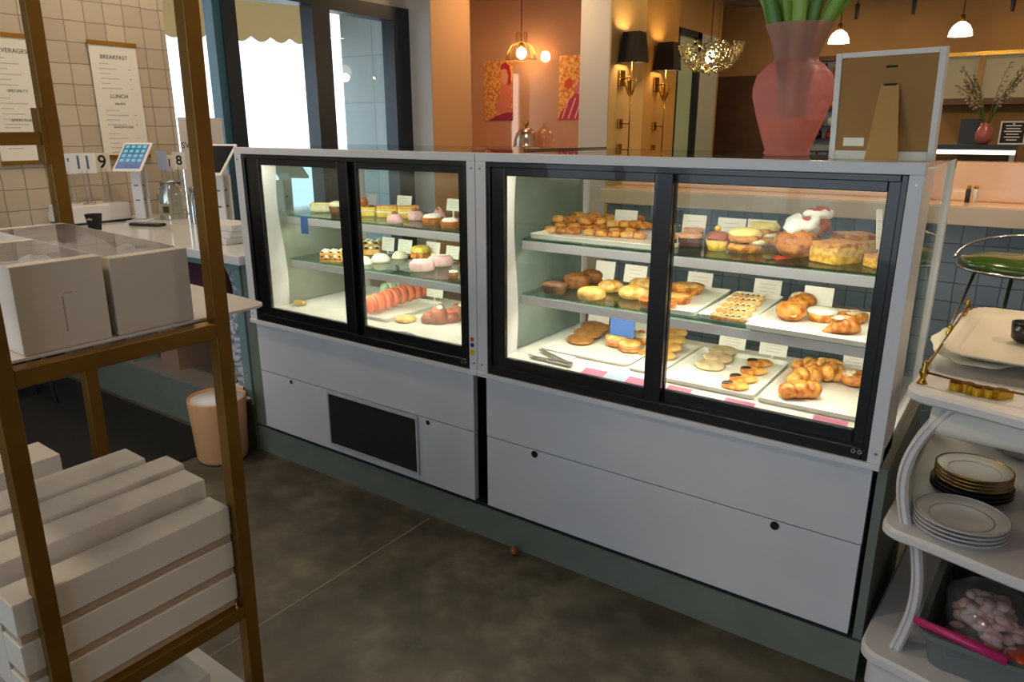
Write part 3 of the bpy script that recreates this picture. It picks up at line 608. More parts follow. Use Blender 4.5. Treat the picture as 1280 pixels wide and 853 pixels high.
obox('storage_bin', .20, .34, .24, .006, 'brownbox', 'brown cardboard bin on the low counter shelf right of the divider', 'bin', (-2.02, .26, .217), -.1)
tb = thing('tote_bag', 'dark maroon cloth bag with a white handle under the white worktop', 'bag', (-1.78, .22, .535))
bg = MB(); bg.ell((0, 0, .12), (.17, .10, .125), 20, 10, e=.7); bg.noise(.02, 7, 4, False); bg.build('bag_body', mat('maroon_cloth', '4a1f2c', .8, bump=.3, bscale=30), tb, True)
MB().tube([(.13, -.10, .02), (.115, -.118, .09), (.13, -.12, .16), (.16, -.11, .20)], .009).build('handle', 'porcelain', tb, True)
# white lace cloth hanging
lc = MB(); rows = []
for j in range(15):
    z = .80-.038*j; rows.append([(-1.375+.035*i+.012*math.sin(j*.8), .03+.02*math.sin(i*1.7+j*.5), z) for i in range(4)])
lc.grid(rows, closed=False, cap0=False, cap1=False); o = lc.build('lace_cloth', mat('white_lace', 'cfd2d8', .8, col2='6d7280', nscale=55, namt=.4), smooth=True)
md = o.modifiers.new('thickness', 'SOLIDIFY'); md.thickness = .004; tag(o, 'crumpled white lace cloth hanging at the right end of the service counter', 'cloth')
for k in range(5):
    o = MB().box(-.1, .1, -.14, .14, 0, .002+.001*k).noise(.004, 9, k, True, 3).build('paper_sheet', 'paper' if k % 2 else 'tissue', loc=(-1.43+.01*k, .17-.015*k, .218+.0045*k), smooth=True); o.rotation_euler = (0, 0, .1*k-.2)
    tag(o, 'loose white paper sheet stacked at the right end of the low counter shelf', 'paper', 'loose papers on the low counter shelf')
o = MB().ell((0, 0, .045), (.06, .05, .045), 14, 8).noise(.02, 22, 3, True).build('crumpled_paper', 'tissue', loc=(-1.56, .09, .218), smooth=True); tag(o, 'crumpled ball of white paper on the low counter shelf', 'paper')
# waste bin
wb = thing('waste_bin', 'peach plastic waste bin on the floor by the left case', 'bin', (-1.312, -.122, 0))
MB().lathe([(.085, 0), (.098, .006), (.104, .02), (.118, .275), (.116, .282), (.111, .278), (.098, .03), (0, .03)], 36).build('bin_body', 'orange_plastic', wb, True)
MB().lathe([(.108, .272), (.1, .2), (.092, .08), (.03, .05), (0, .05)], 20, flute=.04, nfl=5).build('bin_liner', 'tissue', wb, True)
# cash drawer, cup, scanner, jar ...
cdw = thing('cash_drawer', 'white cash drawer on the counter under the number cards', 'cash drawer', (-2.852, .20, .875), .04)
MB().rbox(-.115, .115, -.16, .17, .008, .10, .012).build('drawer_body', 'white_paint', cdw, bevel=.002); MB().box(-.11, .11, -.167, -.16, .014, .062).build('drawer_front', 'white_paint', cdw, bevel=.002)
MB().box(-.115, .115, -.15, .17, 0, .008).build('foot_strip', 'black_matte', cdw)
def tablet(loc, rz, label, dark=False, back=False):
    t = thing('tablet_register', label, 'tablet', loc, rz)
    MB().rbox(-.055, .055, -.075, .075, 0, .006, .012).build('stand_base', 'white_metal', t)
    MB().rbox(-.03, .03, -.008, .008, .006, .30, .006).rbox(-.03, .03, .05, .066, .006, .27, .006).build('stand_arm', 'white_metal', t, bevel=.002)
    MB().box(-.012, .012, -.01, .058, .11, .116).box(-.012, .012, -.01, .058, .19, .196).build('arm_brace', 'black', t)
    T = Tr(0, .0, .345)@Rx(.75)@Matrix.Scale(.86, 4)
    tb = MB().rbox(-.095, .095, -.125, .125, -.005, .005, .012, T=T).build('tablet_body', 'porcelain', t)
    sc = bpy.data.materials.new('tablet_screen'); n, l = nt(sc); b = n['Principled BSDF']; b.inputs['Roughness'].default_value = .12
    if dark: b.inputs['Base Color'].default_value = lin('23252b')
    else:
        b.inputs['Base Color'].default_value = lin('101418'); tc = n.new('ShaderNodeTexCoord'); nz = n.new('ShaderNodeTexNoise'); nz.inputs['Scale'].default_value = 7
        l.new(tc.outputs['Object'], nz.inputs['Vector']); r = n.new('ShaderNodeValToRGB'); e = r.color_ramp.elements; e[0].position = .35; e[0].color = lin('3f86a0'); e[1].position = .65; e[1].color = lin('8f94c8')
        l.new(nz.outputs['Fac'], r.inputs['Fac']); l.new(r.outputs['Color'], b.inputs['Emission Color']); b.inputs['Emission Strength'].default_value = .55
    MB().box(-.08, .08, -.105, .105, .005, .0065, T=T).build('screen', sc, tb)
    if not dark:
        ic = MB()
        for i in range(4):
            for j in range(4): x, y = -.057+.038*i, .085-.04*j; ic.rbox(x-.012, x+.012, y-.012, y+.012, .0065, .0072, .003, 2, T=T)
        ic.build('app_icons', mat('icon_blue', '5fb3c4', .3, emit='79c0cc', estr=.35), tb)
    return t
tablet((-2.68, .39, .875), .55, 'white tablet register with lit blue screen on the counter beside the cash drawer')
tablet((-1.99, .44, .875), .35, 'white tablet register with dark screen, half hidden by the tall gold post', True)
tablet((-1.46, .44, .875), PI+.35, 'grey-backed tablet register seen through the left end of the left case', True)
def num_card(u, v, z0, w, h, txt, label, m='paper', rot=.62, ts=.07, y=.42):
    p = hit(u, v, 'x', y); t = thing('number_stand', label, 'number sign', (p.x, p.y, z0), rot)
    zc = p.z-z0
    MB().tube([(-.012, 0, 0), (-.012, 0, zc-h/2+.015)], .003, 6).tube([(.012, 0, 0), (.012, 0, zc-h/2+.015)], .003, 6).build('wire_stem', 'steel', t); MB().lathe([(.03, 0), (.03, .006), (.006, .01)], 16).build('foot', 'steel', t, True)
    MB().box(-w/2, w/2, -.002, .002, zc-h/2, zc+h/2).build('card', m, t)
    if txt: text('digits', txt, ts, t, (0, -.0027, zc), (PI/2, 0, 0), 'black', bold=.0012)
num_card(86, 205, .975, .075, .11, "'", 'white card with a small tick on a wire stand, left end of the left trio', y=-2.95)
num_card(104, 204, .975, .135, .105, '11', 'white number card reading 11 in front of a card with a 9', y=-2.80, ts=.098)
num_card(128, 203, .975, .085, .10, '9', 'white card with a bold 9 just left of the lit blue tablet', y=-2.84, ts=.098)
num_card(203, 201, .875, .055, .11, '', 'pale blue blank card on a wire stand near the jar', 'paper_pale', y=-2.8)
num_card(212, 204, .875, .05, .095, '1', 'white card numbered 1 on a wire stand beside the pale blue card', y=-2.87, ts=.06)
num_card(224, 201, .875, .075, .10, '8', 'white card with a bold 8 on a wire stand by the tall gold post', y=-2.76, ts=.075)
cp = thing('takeaway_cup', 'small black paper cup with white lettering on the counter', 'cup', (-2.49, .045, .875))
MB().lathe([(.029, 0), (.039, .078), (.041, .080), (.0385, .080), (.029, .004), (0, .004)], 28).build('cup_body', 'black_matte', cp, True)
lg = MB()
for i, (x, hh) in enumerate(((-.016, .007), (-.010, .0075), (-.004, .008), (.0015, .013), (.008, .009), (.014, .0095))): lg.box(x-.0022, x+.0022, -.0400, -.0392, .052, .052+hh)
lg.build('faded_lettering', 'inkgrey', cp, T=None).rotation_euler = (0, 0, .55)
tag(MB().rbox(-.10, .10, -.03, .03, 0, .014, .012).build('card_reader', 'black', loc=(-2.43, .285, .8755), T=None, bevel=.003), 'flat black card reader lying on the counter before the tablet stand', 'card reader').rotation_euler = (0, 0, .35)
def jar(loc, r, h, label, lab=True):
    t = thing('glass_jar', label, 'jar', loc)
    MB().lathe([(r*.92, 0), (r, .008), (r, h*.72), (r*.72, h*.9), (r*.72, h)], 28).build('jar_glass', mat('jar_glass', 'e8eeea', .05, trans=.9), t, True)
    if lab: MB().box(-r*.45, r*.45, -r-.003, -r-.0005, h*.12, h*.46, T=Rz(.55)).build('label', mat('jar_label', '9a8f6a', .7), t); MB().rbox(-r*.22, r*.22, -r-.005, -r-.003, h*.2, h*.38, .003, T=Rz(.55)).build('label_mark', 'ink', t)
    MB().lathe([(r*.74, h), (r*.76, h+.012), (r*.3, h+.016)], 24).build('lid', 'steel', t, True)
jar((-2.62, .55, .875), .075, .20, 'clear glass jar with a square label beside the tablet stand')
jar((-2.33, .52, .875), .045, .18, 'narrow clear glass jar right of the labelled jar', False)
jar((-2.20, .56, .875), .05, .22, 'tall clear glass jar by the window, behind the gold post', False)
for k in range(3):
    o = MB().rbox(-.11, .11, -.08, .08, 0, .028, .006).build('pastry_carton', 'white_paint', loc=(-1.60+.004*k, .20+.006*k, .875+.0285*k)); o.rotation_euler = (0, 0, .05*k)
    tag(o, ('lowest', 'middle', 'topmost')[k]+' flat white carton in the short stack on the counter by the left case', 'carton', 'flat cartons on the counter')
# ------------------------------------------------------------------ wall menus
def menu(y0, y1, z0, z1, heads, label):
    w, h = y1-y0, z1-z0; t = thing('menu_board', label, 'menu', (WX+.012, (y0+y1)/2, z0))
    MB().box(-.001, .002, -w/2, w/2, 0, h).build('sheet', 'paper', t); MB().box(-.004, .008, -w/2-.004, w/2+.004, h-.022, h).build('hanger_bar', 'brass', t); MB().box(-.004, .008, -w/2-.004, w/2+.004, -.012, .008).build('hanger_bar', 'brass', t)
    ln = MB(); rn = random.Random(len(heads))
    for i, (hd, zf, sz, n) in enumerate(heads):
        text('heading', hd, sz, t, (.0025, 0, h*zf), (PI/2, 0, PI/2), 'ink')
        for k in range(n):
            z = h*zf-.036-.026*k; L = rn.uniform(.06, .085) if k % 2 else rn.uniform(.03, .05); ln.box(.002, .0026, -w*.34, -w*.34+L*1.6, z-.0016, z+.0016)
            if k % 2: ln.box(.002, .0026, w*.28, w*.33, z-.002, z+.002)
    o = ln.build('fine_print', 'inkgrey', t); o['kind'] = 'stuff'
menu(.392, .656, 1.215, 1.838, [('BREAKFAST', .865, .03, 6), ('LUNCH', .53, .03, 0), ('SALADS', .465, .017, 4), ('SANDWICHES', .26, .018, 5)], 'long white paper menu headed BREAKFAST and LUNCH on the tiled wall')
menu(-.13, .134, 1.20, 1.835, [('BEVERAGES', .865, .03, 6), ('SPECIALTY', .56, .02, 6), ('SMOOTHIES', .33, .02, 5)], 'long white paper menu headed BEVERAGES at the far left, behind the rack')
sg = thing('window_sign', 'white paper sign lettered SW in the lower window beside the tiles', 'sign', (WX+.02, .87, .90)); MB().box(0, .003, -.012, .29, 0, .535).build('sheet', 'sign_white', sg); text('lettering', 'SW', .052, sg, (.0035, .030, .368), (PI/2, 0, PI/2), 'ink', align='CENTER')
# stool by the wall behind the rack
ss = thing('wire_stool', 'dark stool with thin grey legs by the tiled wall, seen below the white board', 'stool', (-2.68, -.36, 0))
MB().lathe([(.14, .62), (.17, .635), (.17, .655), (0, .66)], 24).build('seat', 'black_matte', ss, True)
for k in range(4): a = PI/4+k*PI/2; MB().tube([(.1*math.cos(a), .1*math.sin(a), .625), (.16*math.cos(a), .16*math.sin(a), 0)], .010).build('leg', 'steel', ss, True)
# ------------------------------------------------------------------ gold rack with white boxes
TR = Tr(-.01, -.90, 0)@Ry(math.radians(1.55))@Tr(.01, .90, 0)     # the rack stands a little out of plumb
def rloc(x, y, z): return TR@Tr(x, y, z)
rk = thing('shelf_rack', 'gold square-tube rack in the foreground carrying white bakery boxes', 'rack', T=rloc(-.33, -1.1, 0))
q = .033; ox, oy = .33, 1.1
def rp(mb, name, m='gold', **k):
    bmesh.ops.translate(mb.bm, vec=(ox, oy, 0), verts=mb.bm.verts[:]); return mb.build(name, m, rk, **k)
XF, XR, YN, YF = 0, -.63, -1.33, -.885
for x1, y1 in ((XF, YF), (XF, YN+q), (XR, YF), (XR, YN+q)): rp(MB().box(x1-q, x1, y1-q, y1, 0, 1.78), 'post', bevel=.002)
for z in (.247, .945):
    for x1 in (XF, XR): rp(MB().box(x1-q+.001, x1-.001, YN+q, YF-q, z, z+q), 'rail', bevel=.0015)
    for y1 in (YN+q, YF): rp(MB().box(XR, XF-q, y1-q+.001, y1-.001, z, z+q), 'rail', bevel=.0015)
rp(MB().box(XR-q+.001, XR-.001, YN+q, YF-q, 1.315, 1.345), 'rail', bevel=.0015)
for y1 in (YN+q, YF): rp(MB().box(XR, XF-q, y1-q+.001, y1-.001, 1.74, 1.773), 'rail')
for x1 in (XF, XR): rp(MB().box(x1-q+.001, x1-.001, YN+q, YF-q, 1.74, 1.773), 'rail')
rp(MB().box(XR-q-.004, XR+.004, YF-q-.012, YF-q+.0, 1.27, 1.40), 'post_bracket', 'gold', bevel=.002)
rp(MB().box(XR, XF-q, YN+.03, YF-q-.002, .274, .2805), 'shelf_board', 'white_paint'); rp(MB().box(XR, XF-q, YN+.03, YF-q-.002, 1.755, 1.762), 'shelf_board', 'dark')
rp(MB().box(XR, XF-q, YN+.03, YF-q-.002, .04, .047), 'shelf_board', 'white_paint')
o = MB().prism(rrect(-.60, -.038, -1.36, -.757, .035, 6), 0, .006).build('white_board', 'white_paint', T=TR@Tr(0, 0, .9785), bevel=.001)
tag(o, 'white board with rounded corners lying on the rack under the two cake boxes', 'board')
def cakebox(y0, y1, x0, x1, h, label, seed):
    """box with an open window in the lid, film over it and tissue inside (front face towards +x)"""
    t = thing('cake_box', label, 'box', T=rloc((x0+x1)/2, (y0+y1)/2, .9855)); X, Y = (x1-x0)/2, (y1-y0)/2; w = .002
    mb = MB(); mb.box(-X, X, -Y, Y, 0, w); mb.box(X-w, X, -Y, Y, w, h); mb.box(-X, -X+w, -Y, Y, w, h); mb.box(-X+w, X-w, -Y, -Y+w, w, h); mb.box(-X+w, X-w, Y-w, Y, w, h)
    b = .022; mb.box(X-b*1.3, X-w, -Y+w, Y-w, h-w, h); mb.box(-X+w, -X+b, -Y+w, Y-w, h-w, h)
    mb.build('carton', 'cardbox', t, bevel=.0008)
    MB().box(-X+b, X-b*1.3, -Y+w, Y-w, h-.0008, h-.0004).build('window_film', 'film', t)
    MB().box(-X+.004, X-.004, -Y+.004, Y-.004, .003, .006).build('base_insert', 'kraft_and_shade', t)
    gd = MB(); rn = random.Random(seed); rows = []
    for i in range(17):
        x = -X+.01+(2*X-.02)*i/16; rows.append([(x, -Y+.008+(2*Y-.016)*j/10, h*.84+.028*noise.noise(Vector((x*22, j*.55, seed)))+.02*noise.noise(Vector((x*50, j*1.2, seed+4)))-.10*(max(0, abs(i/8-1)-.45))) for j in range(11)])
    gd.grid(rows, closed=False, cap0=False, cap1=False).build('tissue_paper', 'tissue', t, True)
    if seed == 2: MB().box(X, X+.0006, .002, .018, h*.63, h*.636).box(X, X+.0006, -.0005, .001, h*.18, h*.60).build('flap_slit', 'kraft_and_shade', t)
cakebox(-1.262, -1.110, -.33, -.042, .158, 'nearer white cake box with a tab slit and tissue, on the rack board', 2)
cakebox(-1.096, -.940, -.57, -.042, .150, 'farther white cake box with tissue inside, beside the gold post on the rack board', 8)
def longbox(x1, dx, y0, y1, z0, h, label, seed=0, ry=0, rz=0):
    t = thing('pastry_box', label, 'box', T=rloc(x1-dx/2, (y0+y1)/2, z0)@Rz(rz)@Ry(ry)); X, Y = dx/2, (y1-y0)/2
    lp = min(.019, h*.24); MB().box(-X+.005, X-.005, -Y+.005, Y-.005, 0, h*.93).build('tray_part', 'kraft_and_shade', t, bevel=.0015)  # brown base colour carries the shade under the lid overhang
    MB().box(-X, X, -Y, Y, lp, h).build('lid', 'cardbox', t, bevel=.002)
    e = MB(); e.box(-X*.92, X*.92, Y+.0012, Y+.0018, h*.3, h*.96); e.build('end_flap', 'white_paint', t)
Z0 = .2808; H = .085
for k, n in enumerate(('lowest', 'middle', 'top')):
    longbox(-.036+.018+.0, .076, -1.365+.0, -.921, Z0+k*(H+.0015), H+.004*(k == 2), n+' long white box of the front stack on the low rack shelf', k)
hs = ('front', 'second', 'third')
longbox(-.114, .084, -1.36, -.916, Z0, .298, 'tall white box standing directly behind the front stack on the low shelf')
longbox(-.204, .074, -1.36, -.912, Z0, .309, 'tall white box standing third from the front on the low shelf')
longbox(-.283, .090, -1.37, -.962, Z0, .319, 'tall white box at the rear of the low shelf row')
longbox(-.54, .12, -1.36, -1.045, Z0, .285, 'shorter white box at the back left of the low shelf', ry=0)
o = thing('pastry_box', 'white box lying low under the rack, showing below the bottom rail', 'box', T=rloc(-.22, -1.05, .0475)); MB().box(-.16, .16, -.20, .06, 0, .06).build('carton', 'cardbox', o, bevel=.002)

# ------------------------------------------------------------------ white serving cart
CX, CY = 1.215, -.10
ct = thing('serving_cart', 'white tiered serving cart with curved legs and a brass gallery rail', 'cart', (CX, CY, 0), -.035)
CWX, CDY = .72, .92
def shelf_poly(ins=0, bow=.06):
    x0, x1, y0, y1 = ins, CWX-ins, ins, CDY-ins; p = []
    r = .05
    for i in range(7): a = PI+PI/2*i/6; p.append((x0+r+r*math.cos(a), y0+r+r*math.sin(a)))
    for i in range(1, 12): f = i/12; p.append((x0+r+(x1-x0-2*r)*f, y0-bow*math.sin(PI*f)*(.5+.5*abs(math.sin(PI*f)))))
    for i in range(7): a = -PI/2+PI/2*i/6; p.append((x1-r+r*math.cos(a), y0+r+r*math.sin(a)))
    for i in range(7): a = PI/2*i/6; p.append((x1-r+r*math.cos(a), y1-r+r*math.sin(a)))
    for i in range(7): a = PI/2+PI/2*i/6; p.append((x0+r+r*math.cos(a), y1-r+r*math.sin(a)))
    for i in range(1, 8): f = 1-i/8; p.append((x0+.006*math.sin(PI*f)**2, y0+r+(y1-y0-2*r)*f))
    return p
def board(z, th, name, ins=0):
    mb = MB(); a = shelf_poly(ins); b = shelf_poly(ins+.006)
    mb.grid([[(x, y, z-th) for x, y in b], [(x, y, z-th+.006) for x, y in a], [(x, y, z-.006) for x, y in a], [(x, y, z) for x, y in b]]); return mb.build(name, 'white_paint', ct, 'auto')
board(.836, .026, 'top_shelf', .006); board(.51, .026, 'middle_shelf'); board(.185, .03, 'bottom_shelf', -.004)
sk = MB(); a = shelf_poly(.012); sk.grid([[(x, y, .07) for x, y in a], [(x, y, .155) for x, y in a]]); sk.build('apron', 'white_paint', ct, 'auto')
for x, y in ((.06, .06), (CWX-.06, .06), (.06, CDY-.06), (CWX-.06, CDY-.06)): MB().lathe([(.018, .0), (.03, .012), (.03, .045), (.02, .07)], 16, c=(x, y, 0)).build('bun_foot', 'white_paint', ct, True)
def cleg(x, y, z0, z1, out, lean):
    mb = MB(); rows = []
    for i in range(17):
        f = i/16; z = z0+(z1-z0)*f; k = out*math.sin(PI*min(1, f*1.0))*1.0; s = lean*(f**2.2)
        xx = x-k+s; w, d = .025, .027
        rows.append([(xx-w/2+.006, y-d, z), (xx-w/2, y-d+.008, z), (xx-w/2, y+d, z), (xx+w/2, y+d, z), (xx+w/2, y-d+.008, z), (xx+w/2-.006, y-d, z), (xx+w/2-.009, y-d+.006, z), (xx-w/2+.009, y-d+.006, z)])
    mb.grid(rows); mb.build('curved_leg', 'white_paint', ct, 'auto')
for sx in (0, 1):
    for y in (.07, CDY-.07):
        for z0, z1, out, ln in ((.51, .811, .028, .055), (.185, .485, -.022, .0)):
            if sx == 0: cleg(.045+(.022 if z0 < .3 else 0), y, z0, z1, out, ln)
            else: cleg(CWX-.045-(.022 if z0 < .3 else 0), y, z0, z1, -out, -ln)
# brass gallery
gr = MB(); pts = [(.028, .08), (.028, .46), (.028, CDY-.10)]
for x, y in pts+[(CWX-.03, .08), (CWX-.03, CDY-.1)]: MB().lathe([(.011, 0), (.008, .004), (.005, .012), (.009, .022), (.009, .03), (.004, .036), (.006, .044), (.003, .052)], 14, c=(x, y, .836)).build('gallery_post', 'brass', ct, True)
gl = MB(); gl.tube([(.028, .08, .865), (.028, CDY-.1, .865)], .0028, 6).tube([(.028, .08, .862), (.12, .05, .862), (CWX/2, .03, .862), (CWX-.03, .08, .862)], .0028, 6).tube([(CWX-.03, .08, .865), (CWX-.03, CDY-.1, .865)], .0028, 6); gl.build('gallery_rail', mat('dark_brass', '6e4f2a', .35, .9), ct, True)
# platter(s) on the cart
def platter(cx, cy, cz, sx, sy, label, name='serving_platter', tilt=None, m='porcelain', rz=-.06):
    t = thing(name, label, 'platter', (cx, cy, cz), rz)
    rows = []; n = 72
    for s, z in ((.80, 0), (.82, .002), (.97, .016), (1.0, .019), (.985, .022), (.80, .007), (.78, .006)):
        ring = []
        for i in range(n):
            a = 2*PI*i/n; c, q_ = math.cos(a), math.sin(a); e = .28; r = 1+(.012*math.cos(24*a) if s > .9 else 0)
            ring.append((s*sx*r*math.copysign(abs(c)**e, c), s*sy*r*math.copysign(abs(q_)**e, q_), z))
        rows.append(ring)
    MB().grid(rows).build('dish', m, t, True); return t
# scalloped cake plates beneath, then big platter
o = MB()
M['cream_dish'] = mat('cream_dish', 'd8cdb8', .42)
for k, (x, y, s) in enumerate(((1.335, .30, 1.0),)):
    rows = [[(s*r*(1+(.03*math.cos(10*a) if r > .08 else 0))*math.cos(a), s*1.9*r*(1+(.03*math.cos(10*a) if r > .08 else 0))*math.sin(a), z) for a in [2*PI*i/80 for i in range(80)]] for r, z in ((.07, 0), (.075, .012), (.108, .022), (.108, .026), (.07, .018), (.02, .016))]
    tag(MB().grid(rows).build('scalloped_tray', 'cream_dish', smooth=True, loc=(x, y, .8365)), 'cream scalloped tray under the large white platter on the cart top', 'tray')
platter(1.435, .36, .864, .165, .285, 'large white ribbed serving platter lying across the cart top', m='cream_dish')
# gold cookie cutters (script word shape) on the cart top
gc = thing('gold_cutter_letters', 'gold metal lettering piece lying on the front of the cart top', 'ornament', (1.354, -.035, .8362), -.08)
cm = MB()
def strip(pts, T=None):
    rows = [[(x, y, 0), (x, y, .018)] for x, y in pts]; mbr = [[(r[0][0], r[0][1], 0), (r[0][0], r[0][1], .018), (r[0][0]+.0014, r[0][1]+.0014, .018), (r[0][0]+.0014, r[0][1]+.0014, 0)] for r in rows]; cm.grid(mbr)
for k in range(5): strip([(-.045+.02*k+.013*math.cos(a), .006*math.sin(k*2)+.015*math.sin(a)) for a in [2*PI*i/18 for i in range(19)]])
strip([(-.055+.011*i, .018*math.sin(i*1.4)) for i in range(11)]); cm.build('letters', mat('gold_sheet', 'c9a437', .25, .9), gc)
# paper towel roll under the top shelf
pr = thing('paper_roll', 'thick white paper roll held crosswise under the cart top', 'paper roll', (1.275, -.02, .765), -.05)
MB().lathe([(.018, 0), (.038, .0), (.038, .42), (.018, .42)], 32, T=Ry(PI/2)).build('roll', 'paper', pr, True); MB().cyl((0, 0, .004), .010, .42, 14, T=Ry(PI/2)).build('rod', 'white_paint', pr)
# plates
def plate(cx, cy, z, r, rim, name, label, group):
    t = thing(name, label, 'plate', (cx, cy, z), 0, group)
    MB().lathe([(r*.6, 0), (r*.62, .001), (r*.97, .013), (r, .0145), (r*.985, .0162), (r*.68, .0065), (r*.62, .005), (0, .0045)], 48).build('dish', 'porcelain' if rim != 'black' else 'black', t, True)
    if rim in ('gold', 'silver', 'grey'): MB().lathe([(r*.975, .0145), (r*1.003, .0135), (r*1.003, .0168), (r*.965, .0172)], 48, ring=True).build('rim_band', {'gold': 'brass', 'silver': 'alu', 'grey': 'alu'}[rim], t, True)
    if rim in ('grey', 'gold'): MB().lathe([(r*.655, .0062), (r*.675, .0075), (r*.69, .0082), (r*.66, .0075)], 48, ring=True).build('inner_band', 'alu', t, True)
for k in range(4): plate(1.362, -.02, .5105+.0095*k, .092, 'grey', 'dinner_plate', (('lowest', 'second-lowest', 'second from top', 'topmost')[k])+' white plate of the front stack on the cart middle shelf', 'white plates at the front of the cart')
for k in range(3): plate(1.368, .20, .5105+.009*k, .089, 'black', 'charger_plate', (('lowest', 'middle', 'upper')[k])+' black plate at the bottom of the rear stack on the cart', 'black plates on the cart')
for k in range(4): plate(1.368, .20, .5105+.027+.009*k, .083, 'gold', 'gold_rim_plate', (('lowest', 'second-lowest', 'second from top', 'topmost')[k])+' gold-rimmed white plate of the rear stack on the cart', 'gold-rimmed plates on the cart')
# purple glass bowl and gold thing at the back of the middle shelf
tag(MB().lathe([(.06, 0), (.12, .02), (.15, .09), (.155, .16), (.148, .16), (.14, .09), (.11, .028), (0, .02)], 36).build('glass_bowl', mat('smoky_bowl', '9a8a90', .12, trans=.35, coat=.3), smooth=True, loc=(1.50, .56, .5105)), 'smoky purple glass bowl behind the plates on the cart middle shelf', 'bowl')
tag(MB().lathe([(.03, 0), (.045, .02), (.04, .06), (.05, .12), (.035, .16), (.03, .19)], 18).build('ceramic_jug', mat('brown_ceramic', '6a5a4c', .4), smooth=True, loc=(1.33, .62, .5105)), 'dull brown ceramic jug at the back of the cart middle shelf', 'jug')
tag(MB().lathe([(.03, 0), (.07, .02), (.085, .05), (.08, .05), (.06, .025), (0, .015)], 32).build('pink_bowl', mat('salmon_bowl', 'd08a7c', .35), smooth=True, loc=(1.572, -.02, .5105)), 'small salmon pink bowl at the edge of the cart middle shelf', 'bowl')
# things on the platter at the frame edge
tag(MB().lathe([(.018, 0), (.03, .01), (.034, .05), (.030, .05), (.02, .012), (0, .01)], 24).build('dark_cup', 'black', smooth=True, loc=(1.418, .335, .8715)), 'small dark cup standing on the large white platter, at the photo edge', 'cup')
# grey tub on bottom shelf
tub = thing('storage_tub', 'grey plastic tub full of odds and ends on the cart bottom shelf', 'tub', (1.515, .135, .186), -.05)
rows = []
for s, z in ((.90, 0), (.99, .088), (1.06, .088), (1.06, .10), (.97, .10), (.88, .006), (.3, .006)): rows.append([(x*s, y*s, z) for x, y in rrect(-.175, .175, -.235, .235, .04, 5)])
MB().grid(rows).build('tub_body', mat('grey_plastic', '6f7472', .4), tub, 'auto')
# clear bag of pink pieces
pb_ = thing('bag_of_sweets', 'clear bag of pale pink candies lying in the grey tub', 'bag', (1.452, .03, .215), .3)
rn = random.Random(11); mbp = MB()
for k in range(110):
    a, r_ = rn.uniform(0, 2*PI), rn.uniform(0, 1)**.5; x, y = .062*r_*math.cos(a), .092*r_*math.sin(a); z = .035+.095*(1-r_**2)**.5*rn.uniform(.45, 1)
    mbp.ell((0, 0, 0), (.017, .013, .009), 10, 6, T=Tr(x, y, z)@Rz(rn.uniform(0, 3))@Rx(rn.uniform(-1, 1)))
o = mbp.build('candies', mat('pink_candy', 'dba096', .5, col2='ead0c8', nscale=30), pb_, True); o['kind'] = 'stuff'
MB().ell((0, 0, .075), (.088, .125, .078), 28, 14).noise(.012, 20, 2, False).build('clear_bag', glassmat('poly_bag', 'eef0f2', fog=.15, fogcol='e6e2e4', rough=.12), pb_, True)
pnk = MB(); pnk.tube([(0, 0, 0), (.09, -.012, -.003), (.18, -.03, -.006)], .010, 10, radii=[.008, .011, .012]); tag(pnk.build('pink_brush', mat('pink_plastic', 'c22a6a', .3), smooth=True, loc=(1.312, -.085, .300)), 'bright pink translucent stick lying across the rim of the grey tub', 'stick')
tag(MB().rbox(-.06, .06, -.05, .05, 0, .02, .01).noise(.004, 20, 1, False, 2).build('orange_packet', mat('orange_red', 'd2451e', .4), smooth=True, loc=(1.53, -.0, .305), T=Tr(1.545, -.03, .262)@Rz(.5)@Rx(-.3)), 'orange-red packet in the grey tub beside the pink candies', 'packet')
tag(MB().rbox(-.05, .05, -.09, .09, 0, .03, .01).noise(.006, 22, 5, False, 2).build('black_pouch', 'black_matte', smooth=True, T=Tr(1.425, .20, .235)@Rz(.2)@Rx(.2)), 'crumpled black pouch at the left of the grey tub', 'pouch')
tag(MB().ell((0, 0, .02), (.06, .045, .03), 14, 8).noise(.02, 25, 7, False).build('clear_wrap', glassmat('wrap', 'e8ecec', fog=.35, fogcol='c8ccd0', rough=.2), smooth=True, loc=(1.425, -.05, .235)), 'crinkled clear plastic wrap near the front of the grey tub', 'wrap')
# ------------------------------------------------------------------ things on top of the right case
vz = thing('flower_vase', 'large frosted pink vase with green stems on the right case top', 'vase', (.823, .292, 1.3005))
def frost():
    m = bpy.data.materials.new('frosted_pink_glass'); n, l = nt(m); b = n['Principled BSDF']; b.inputs['Base Color'].default_value = lin('f4bcc0'); b.inputs['Roughness'].default_value = .34
    tl = n.new('ShaderNodeBsdfTranslucent'); tl.inputs['Color'].default_value = lin('f0aaa6'); tr = n.new('ShaderNodeBsdfTransparent'); tr.inputs['Color'].default_value = lin('f6c4ba')
    m1 = n.new('ShaderNodeMixShader'); m1.inputs[0].default_value = .5; l.new(b.outputs[0], m1.inputs[1]); l.new(tl.outputs[0], m1.inputs[2])
    m2 = n.new('ShaderNodeMixShader'); m2.inputs[0].default_value = .55; l.new(m1.outputs[0], m2.inputs[1]); l.new(tr.outputs[0], m2.inputs[2]); l.new(m2.outputs[0], n['Material Output'].inputs[0]); return m
MB().lathe([(.055, 0), (.06, .006), (.056, .014), (.062, .03), (.083, .09), (.1, .15), (.1005, .17), (.093, .20), (.07, .225), (.055, .235), (.0535, .245), (.062, .275), (.077, .31), (.083, .322)], 56, open1=True).build('vase_body', frost(), vz, True)
MB().lathe([(.052, .012), (.058, .03), (.079, .09), (.0805, .094), (.0, .094)], 40).build('water', mat('stem_water', 'e0a650', .15, col2='c48c3c', nscale=25), vz, True)
